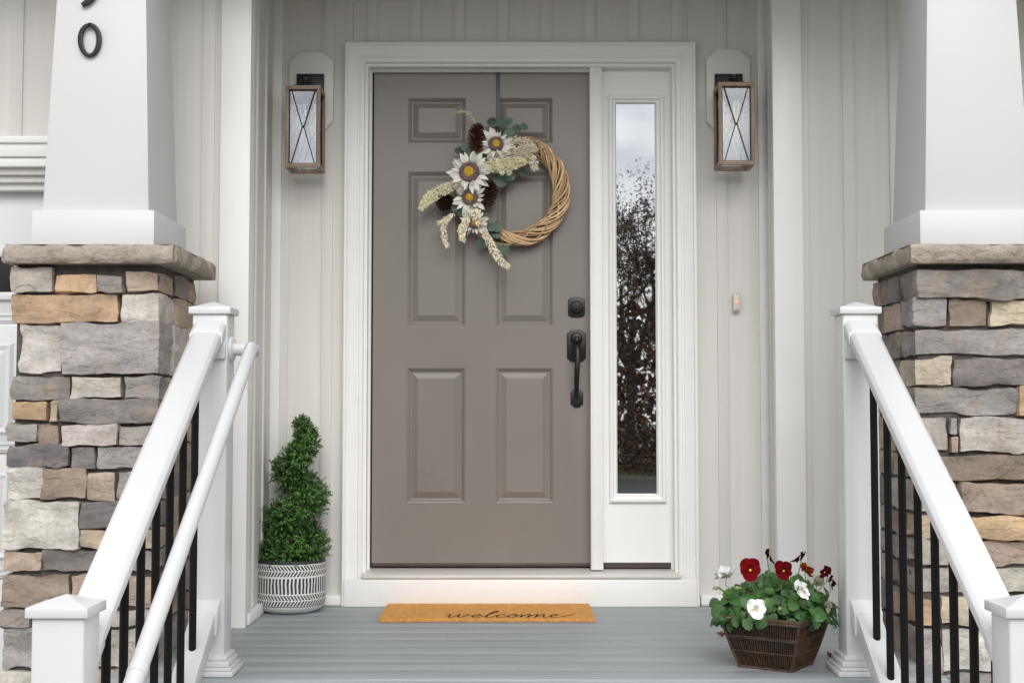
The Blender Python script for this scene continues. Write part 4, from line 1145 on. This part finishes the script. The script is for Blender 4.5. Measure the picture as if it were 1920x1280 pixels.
def pansy(u, v, yy, size, col, facing, label=None, back=None, roll=0):
    x, z = U(u, v, yy); c = Vector((x, yy, z))
    f = Vector(facing).normalized()
    rt = orient(f, Vector((math.sin(roll), 0, math.cos(roll)))).to_matrix()
    stem = MB(); base = Vector((BC.x + (x-BC.x)*.6, BC.y + (yy-BC.y)*.5, .2))
    stem.tube([base, Vector((x, yy+.004, z-.03)), c - f*.006 + Vector((0,0,.004)), c - f*.001], [.0016,.0015,.0014,.0016], 6)
    fl = stem.build('pansy', PSTEM, fb, smooth=True)
    spec = [(0.62, 1.06, -.004), (-.62, 1.06, -.003), (1.75, .92, .002), (-1.75, .92, .003), (math.pi, 1.12, .005)]
    for k, (a, s, zo) in enumerate(spec):
        rm = rt @ Matrix.Rotation(-a, 3, 'Z') @ Matrix.Rotation(random.uniform(-.30, .22), 3, 'X') @ Matrix.Rotation(random.uniform(-.18, .18), 3, 'Y')
        pe = link('petal', PPET[0], None, fl, loc=c + f*(zo+.002), rot=rm.to_euler(), scale=size*s)
        pe.location = (c + f*(zo+.002)) - WL[fl]
        cc = col if not (back and k == 4) else back
        j = random.uniform(.85, 1.12); pe.color = (min(1, cc[0]*j), min(1, cc[1]*j), min(1, cc[2]*j), 1)
    eye = MB().lathe([(.003,0),(.0026,.002),(.001,.003)], (0,0,0), 8)
    eo = MB(); eo.add([rt @ Vector((vx*size*42, vy*size*42 - size*.08, vz*size*42)) + c + f*.006 for vx, vy, vz in eye.v], eye.f)
    eo.build('flower_eye', YELLOW, fl)
    return fl
Yf = dy(4.14)
RED, DRED, WHT, ORG = (.16,.003,.004), (.065,.004,.008), (.86,.86,.84), (.33,.05,.014)
pansy(1406, 1067, Yf-.03, .036, RED, (-.05,-1,.25))
pansy(1468, 1069, Yf+.0, .031, (.115,.0025,.005), (.15,-1,.3), roll=.2)
pansy(1441, 1043, Yf+.04, .025, DRED, (.9,-.3,.35))
pansy(1500, 1046, Yf+.04, .026, DRED, (-.75,.35,.5))
pansy(1511, 1068, Yf+.02, .027, ORG, (.85,.25,.5))
pansy(1550, 1073, Yf+.03, .022, DRED, (-.8,-.3,.4)); pansy(1558, 1090, Yf+.02, .022, DRED, (.9,-.1,-.1))
pansy(1361, 1078, Yf-.0, .037, WHT, (-.3,.65,.75))
pansy(1418, 1141, Yf-.10, .031, WHT, (.0,-1,.35))
pansy(1502, 1106, Yf-.06, .032, WHT, (.6,-.75,.35), roll=.4)
pansy(1531, 1091, Yf+.07, .027, (.62,.64,.52), (.2,.85,.4))
pansy(1552, 1134, Yf+.01, .019, (.70,.66,.55), (.6,-.5,-.3))
def bud(u, v, yy, ln):
    x, z = U(u, v, yy); c = Vector((x, yy, z)); m = MB()
    m.tube([c + Vector((-ln,0,-.002)), c + Vector((-ln*.5,0,.001)), c, c + Vector((ln*.3,0,0))], [.001,.0055,.006,.003], 8)
    o = m.build('bud', PETAL, fb, smooth=True); o.color = (.72,.74,.45,1)
    MB().tube([c + Vector((ln*.1,0,0)), c + Vector((ln*.6,0,.002)), Vector((BC.x+(x-BC.x)*.6, BC.y, .2))], [.006,.003,.0013], 8).build('sepal', PSTEM, o, smooth=True)
bud(1343, 1102, Yf, .012); bud(1384, 1102, Yf-.05, .012); bud(1463, 1141, Yf-.08, .008)

# fallen leaves
def fallen(u, v, label, sz, rz):
    t_ = CZ/((v-772)/F); yy = t_ - DW; x = (u-960)/F*t_
    vv = [(0,0,0)]; n = 22
    for k in range(n):
        a = 2*math.pi*k/n; r = sz*(.55 + .45*abs(math.cos(a*2.5)))*(1 if k % 2 else .8)
        vv.append((r*math.cos(a), r*math.sin(a)*.8, .004 + .012*abs(math.sin(a*1.5))))
    me = MB().add([(x+p[0]*math.cos(rz)-p[1]*math.sin(rz), yy+p[0]*math.sin(rz)+p[1]*math.cos(rz), p[2]+.002) for p in vv], [(0, 1+k, 1+(k+1)%n) for k in range(n)] )
    tag(me.build('fallen_leaf', FALLEN, None, origin=(x, yy, 0)), label, 'leaf', 'dry leaves on the porch floor')
fallen(1349, 1188, 'curled red brown leaf on the porch floor on the doormat side of the basket', .020, .4)
fallen(1552, 1227, 'dry brown leaf on the porch floor between basket and railing post', .022, 1.2)

# ------------------------------------------------------------------ wreath
hgx = UX(933.5, DY-.004)
hg = MB().box(hgx-.0085, hgx+.0085, DY-.005, DY-.002, UZ(258, DY), DZ1+.004)
hg.box(hgx-.0085, hgx+.0085, DY-.0019, DY+.05, DZ1+.001, DZ1+.004)
hg.tube([(hgx, DY-.003, UZ(255, DY)), (hgx, DY-.05, UZ(258, DY)), (hgx, DY-.055, UZ(246, DY))], .004, 6)
tag(hg.build('wreath_hanger', GALV, None, origin=(hgx, DY, UZ(258, DY)), bevel=.0006), 'grey metal strap hooked over the door holding the wreath', 'hanger')
YW = DY - .052
wc = Vector((UX(962, YW), YW, UZ(358, YW)))
wr = empty('wreath', (wc.x, YW, wc.z), 'willow ring wreath with white sunflowers, pine cones and eucalyptus on the door', 'wreath')
RM, RT = .203, .0275
rnd = random.Random(5)
for i in range(27):
    ph0 = rnd.uniform(0, 2*math.pi); turns = rnd.choice((3, 4, 4, 5, -3))*1.0; rr = RT*math.sqrt(rnd.uniform(.35, 1.12)); pts = []
    wob = rnd.uniform(0, 6)
    for k in range(150):
        a = 2*math.pi*k/150 + math.pi; tt = ph0 + turns*a + .3*math.sin(a*2+wob)
        r = RM + rr*math.cos(tt)*1.12 + .003*math.sin(3*a+wob); pts.append(wc + Vector((r*math.cos(a), rr*.8*math.sin(tt), r*math.sin(a))))
    o = MB().tube(pts, rnd.uniform(.0028, .0046), 7, closed=True).build('willow_strand', WILLOW, wr, smooth=True)
    g = rnd.uniform(.55, 1.15); o.color = (g, g*.98, g*.95, 1)
MB().tube([wc + Vector((RM*math.cos(a), .004, RM*math.sin(a))) for a in [2*math.pi*k/60 for k in range(60)]], .017, 8, closed=True).build('ring_core', TWIG, wr, smooth=True)
SPET = []
for q in range(3):
    vv, ff = [], []
    prof = ((0,.20),(.25,.36),(.5,.40),(.75,.27),(.92,.10),(1,.01))
    for k, (t_, w_) in enumerate(prof):
        zc = .12*math.sin(t_*math.pi)*(1 if q != 1 else -.2) - (.16*t_*t_ if q == 2 else -.1*t_*t_)
        vv += [(-w_*.5, t_, zc+.05*w_), (0, t_, zc-.03), (w_*.5, t_, zc+.05*w_)]
    for k in range(5): ff += [(k*3, k*3+1, k*3+4, k*3+3), (k*3+1, k*3+2, k*3+5, k*3+4)]
    me = bpy.data.meshes.new('petal'); me.from_pydata(vv, [], ff); me.materials.append(SUNPETAL); me.polygons.foreach_set('use_smooth', [True]*len(ff)); SPET.append(me)
def sunflower(u, v, yo, rad, disc, facing, n=17, skip=None):
    yy = YW - yo; x, z = U(u, v, yy); c = Vector((x, yy, z)); f = Vector(facing).normalized()
    rt = orient(f, Vector((0,0,1))).to_matrix()
    def loc(m): return [rt @ Vector(p) + c for p in m.v]
    d = MB().lathe([(disc*.9,-.006),(disc,.003),(disc*.95,.011),(disc*.75,.015),(disc*.5,.013),(disc*.3,.012)], (0,0,0), 24)
    hd = MB().add(loc(d), d.f).build('sunflower', SUNDISC, wr, smooth=True)
    e_ = MB().lathe([(disc*.5,.0115),(disc*.48,.0165),(disc*.25,.019),(disc*.02,.0192)], (0,0,0), 18)
    MB().add(loc(e_), e_.f).build('center', SUNMID, hd, smooth=True)
    fz = MB()
    for k in range(260):
        a = random.uniform(0, 2*math.pi); r = disc*math.sqrt(random.uniform(.25, 1.1)); p = Vector((r*math.cos(a), r*math.sin(a), .011))
        dd = Vector((math.cos(a)*.5, math.sin(a)*.5, 1)) + rdir(random)*.3; s = dd.orthogonal().normalized()*.0009
        tri = [p-s, p+s, p+dd.normalized()*random.uniform(.003,.006)]
        fz.add([rt @ q + c for q in tri], [(0,1,2)])
    o = fz.build('stamens', SUNDISC, hd); o['kind'] = 'stuff'
    for layer in range(2):
        for k in range(n):
            a = 2*math.pi*(k + .5*layer)/n + random.uniform(-.16, .16)
            if skip and skip[0] < math.degrees(a) % 360 < skip[1]: continue
            rm = rt @ Matrix.Rotation(a - math.pi/2, 3, 'Z') @ Matrix.Rotation(random.uniform(-.1, .85) if layer == 0 else random.uniform(-.5, .2), 3, 'X') @ Matrix.Rotation(random.uniform(-.5, .5), 3, 'Y')
            base = rt @ Vector((disc*.93*math.cos(a), disc*.93*math.sin(a), .002 - .006*layer)) + c
            ln = (rad - disc*.9)*random.uniform(.68, 1.28)
            pe = link('petal', SPET[(k+layer) % 3], None, hd, loc=base, rot=rm.to_euler(), scale=(ln*random.uniform(.85, 1.15), ln, ln))
            pe.location = base - WL[hd]
    return hd
sunflower(880, 323, .072, .090, .043, (-.12,-1,.10), 19)
sunflower(930, 271, .050, .070, .032, (.10,-1,.18), 16)
sunflower(881, 370, .055, .068, .033, (-.1,-1,-.12), 16)
sunflower(890, 416, .048, .058, .027, (.05,-1,-.28), 14)
# pine cones
def cone(u, v, yo, length, rad, axis, tint):
    yy = YW - yo; x, z = U(u, v, yy); c = Vector((x, yy, z)); ax = Vector(axis).normalized(); q = ax.orthogonal().normalized(); r_ = ax.cross(q)
    m = MB()
    n = 84
    for k in range(n):
        t_ = k/n; a = k*2.39996; env = math.sin(math.pi*(t_*.86+.10))**.7
        d = q*math.cos(a) + r_*math.sin(a); p = c + ax*length*(t_-.5) + d*rad*env*.35
        o_ = (d + ax*(.15 + .9*t_)).normalized(); s = ax.cross(d).normalized(); l = rad*env*.82; w_ = rad*.30*env + .001
        nn = o_.cross(s).normalized()
        m.add([p-s*w_*.5, p+o_*l-s*w_, p+o_*l*1.12+nn*.001, p+o_*l+s*w_, p+s*w_*.5, p+o_*l*.9-nn*.0035*(-1)], [(0,1,5),(1,2,5),(2,3,5),(3,4,5),(4,0,5),(0,4,3,2,1)])
    m.tube([c-ax*length*.5, c, c+ax*length*.48], [rad*.35, rad*.45, rad*.15], 8)
    o = m.build('pine_cone', CONE, wr); o.color = (*tint, 1)
cone(893, 259, .045, .115, .036, (.15,-.25,1), (1.5,1.3,1.2))
cone(917, 364, .035, .105, .033, (.12,-.2,1), (1.1,1,1))
cone(836, 378, .020, .070, .034, (-.8,-.5,-.25), (.5,.5,.55))
# eucalyptus leaves
ELEAF = disc_mesh('eucalyptus_leaf', 16, lambda a: (math.cos(a)*.47, .5+math.sin(a)*.5), lambda x, y: .22*x*x - .12*y*y, EUCA, .02)
EL = [(921,226,.02,.042,(-.3,0,1)),(943,232,.03,.042,(.4,0,1)),(935,229,.02,.040,(0,0,1)),(954,228,.02,.036,(.9,0,.5)),(953,251,.035,.046,(.7,0,.6)),(969,240,.03,.038,(.8,0,.4)),(983,237,.035,.036,(.9,0,.3)),
      (862,281,.03,.044,(-.9,0,.6)),(873,276,.04,.042,(-.5,0,.9)),(886,290,.04,.044,(-.2,0,1)),(862,300,.02,.036,(-.8,0,.3)),
      (938,338,.02,.062,(.7,0,-.7)),(954,331,.02,.056,(1,0,-.2)),(981,322,.012,.042,(1,0,.2)),(902,345,.03,.036,(.4,0,-.8)),
      (866,395,.035,.050,(-.2,0,-1)),(855,388,.02,.044,(-.5,0,-.9)),(911,405,.04,.042,(.5,0,.5)),(921,427,.04,.042,(.3,0,-.6)),(931,425,.045,.048,(.8,0,.3)),(930,440,.03,.040,(.7,0,-.6)),
      (904,456,.02,.048,(-.1,0,-1)),(934,466,.02,.040,(.5,0,-1)),(947,469,.03,.042,(.3,0,-1)),(916,447,.025,.036,(.2,0,-1)),(858,330,.02,.036,(-.9,0,0)),(905,300,.03,.040,(.2,0,.4))]
for u, v, yo, sz, dr in EL:
    yy = YW - yo; x, z = U(u, v, yy); d = Vector(dr).normalized(); p = Vector((x, yy, z)) - d*sz*.5
    o = link('eucalyptus_leaf', ELEAF, None, wr, loc=p, rot=orient(Vector((random.uniform(-.35,.35), -1, random.uniform(-.1,.5))), d), scale=sz)
    g = random.uniform(.6, 1.35); o.color = (g, g*random.uniform(.95,1.05), g*random.uniform(.9,1.1), 1)
    MB().tube([p, p*.75 + Vector((UX(900, YW), YW-.02, UZ(340, YW)))*.25], [.0011,.0016], 5).build('eucalyptus_stem', PSTEM, wr)
# dried plumes and grass
def plume(pts_px, yo, width, n, size, tint, droop=0, open_=.6):
    P3 = []
    for u, v in pts_px:
        x, z = U(u, v, YW-yo); P3.append(Vector((x, YW-yo, z)))
    m = MB(); m.tube(P3, [.0016]*(len(P3)-1)+[.0008], 5)
    def at(f):
        q = f*(len(P3)-1); i = min(int(q), len(P3)-2); return P3[i].lerp(P3[i+1], q-i), (P3[i+1]-P3[i]).normalized()
    for k in range(int(n*1.7)):
        f = random.random()**.9; p, t_ = at(f); env = width*(math.sin(math.pi*min(1, .12+.86*f))**.6)
        rd = rdir(random); rd = (rd - t_*rd.dot(t_)).normalized()
        q = p + rd*env*random.random()**.6*.75
        d = (t_*random.uniform(.3, 1) + rd*open_ + Vector((0,0,-droop))).normalized()
        leaf_fold(m, q, d, rdir(random), size*random.uniform(.5, 1.0), size*random.uniform(.16, .28))
    o = m.build('dried_plume', PLUME, wr); o.color = (*tint, 1)
plume([(866,342),(840,351),(815,364),(799,376),(789,392)], .055, .030, 900, .012, (1.2,1.18,.92))
plume([(902,314),(935,311),(962,306),(985,302)], .066, .034, 900, .013, (1.22,1.17,.92))
plume([(915,300),(950,291),(980,284),(1003,276)], .060, .034, 520, .017, (1.05,1.0,.9))
plume([(960,284),(985,290),(1000,302),(1003,318)], .055, .022, 240, .017, (1.05,1.0,.92))
plume([(945,268),(968,262),(990,268),(1005,282)], .055, .018, 220, .017, (1.02,.97,.86))
plume([(945,306),(952,316),(955,326)], .070, .014, 80, .015, (1.05,1.0,.88))
plume([(930,298),(938,312),(941,326)], .076, .012, 80, .015, (1.3,1.28,1.08))
plume([(895,262),(890,228),(880,213),(866,208),(853,212)], .03, .005, 50, .012, (.85,.8,.62))
plume([(852,400),(838,410),(830,422),(833,445),(838,460)], .045, .014, 130, .019, (1.1,1.07,.93), .4)
plume([(848,404),(836,412),(822,418)], .045, .010, 50, .017, (1.1,1.07,.93), .3)
plume([(884,392),(874,412),(866,432),(867,450)], .070, .017, 200, .019, (1.15,1.1,.97), .3)
plume([(893,390),(892,404),(898,420)], .075, .016, 140, .018, (1.2,1.15,1.0), .2)
plume([(905,426),(914,446),(926,470),(940,490),(953,500)], .070, .017, 300, .019, (1.15,1.1,.98), .2)

# ------------------------------------------------------------------ trees across the road (seen in the window glass)
def tree(x, y, h, seed, dens, label):
    r_ = random.Random(seed)
    e = empty('bare_tree', (x, y, GZ), label, 'tree', 'trees across the road')
    tr = MB(); lv = MB(); tips = []
    def grow(p, d, l, r, depth):
        pts = [p]; rad = [r]; q = p.copy(); dd = d.copy()
        for k in range(4):
            dd = (dd + rdir(r_)*.16 + Vector((0,0,.05))).normalized(); q = q + dd*l/4; pts.append(q.copy()); rad.append(r*(1-.12*(k+1)))
        tr.tube(pts, rad, 6 if depth < 3 else 4, caps=False)
        if depth >= 2: tips.extend(pts[1:])
        if depth < 5:
            for k in range(3 if depth < 4 else 2):
                f = r_.uniform(.45, 1); i = min(3, int(f*4)); b = pts[i].lerp(pts[i+1], f*4-i if f < 1 else 1)
                nd = (dd + rdir(r_)*.85 + Vector((0,0,.15))).normalized()
                grow(b, nd, l*r_.uniform(.58, .78), r*.5, depth+1)
    grow(Vector((x, y, GZ)), Vector((r_.uniform(-.1,.1), 0, 1)), h*.36, h*.020, 0)
    tr.build('trunk', BARK, e, smooth=True)
    for i in range(dens):
        p = r_.choice(tips) + rdir(r_)*h*.035*r_.random()
        leaf_fold(lv, p, rdir(r_), rdir(r_), h*r_.uniform(.005, .010), h*r_.uniform(.003, .006))
    o = lv.build('crown', AUTUMN, e); o['kind'] = 'stuff'
for (x, y, h, s, dn, lb) in ((3.0,-28,9.0,1,9000,'tall bare tree reflected in the sidelight glass'), (4.5,-31,7.0,2,9000,'brown leaved tree beside the tall bare tree'), (.6,-31,8.8,3,4200,'thin bare tree across the road opposite the door'),
                             (-9.5,-29,8.0,4,3500,'bare tree across the road opposite the garage'), (9.8,-33,8.6,5,4500,'broad brown tree across the road'), (-13,-33,9,6,3000,'far bare tree beyond the driveway'), (14,-30,8.2,8,3000,'far brown tree at the end of the row')):
    tree(x, y, h, s, dn, lb)
rnd = random.Random(21); hd = MB()
for i in range(80000):
    x = rnd.uniform(-26, 26); top = 3.0 + 1.5*noise.noise(Vector((x*.5, 0, 0))) + .9*noise.noise(Vector((x*1.7, 3, 0)))
    leaf_fold(hd, Vector((x, -27 + rnd.uniform(-1.5, 1.5), GZ + .05 + (top+1.3)*rnd.random()**1.5)), rdir(rnd), rdir(rnd), rnd.uniform(.06,.13), rnd.uniform(.035,.07))
for i in range(36000):
    x = rnd.uniform(-30, 30); top = 4.5 + 1.0*noise.noise(Vector((x*.4, 7, 0))) + .6*noise.noise(Vector((x*1.9, 9, 0)))
    leaf_fold(hd, Vector((x, -33 + rnd.uniform(-1.5, 1.5), GZ + .05 + top*rnd.random()**1.15)), rdir(rnd), rdir(rnd), rnd.uniform(.18,.36), rnd.uniform(.10,.2))
o = hd.build('thicket', AUTUMN, None, origin=(0,-27,GZ)); o['kind'] = 'stuff'; tag(o, 'dark brown thicket below the trees across the road', 'thicket')
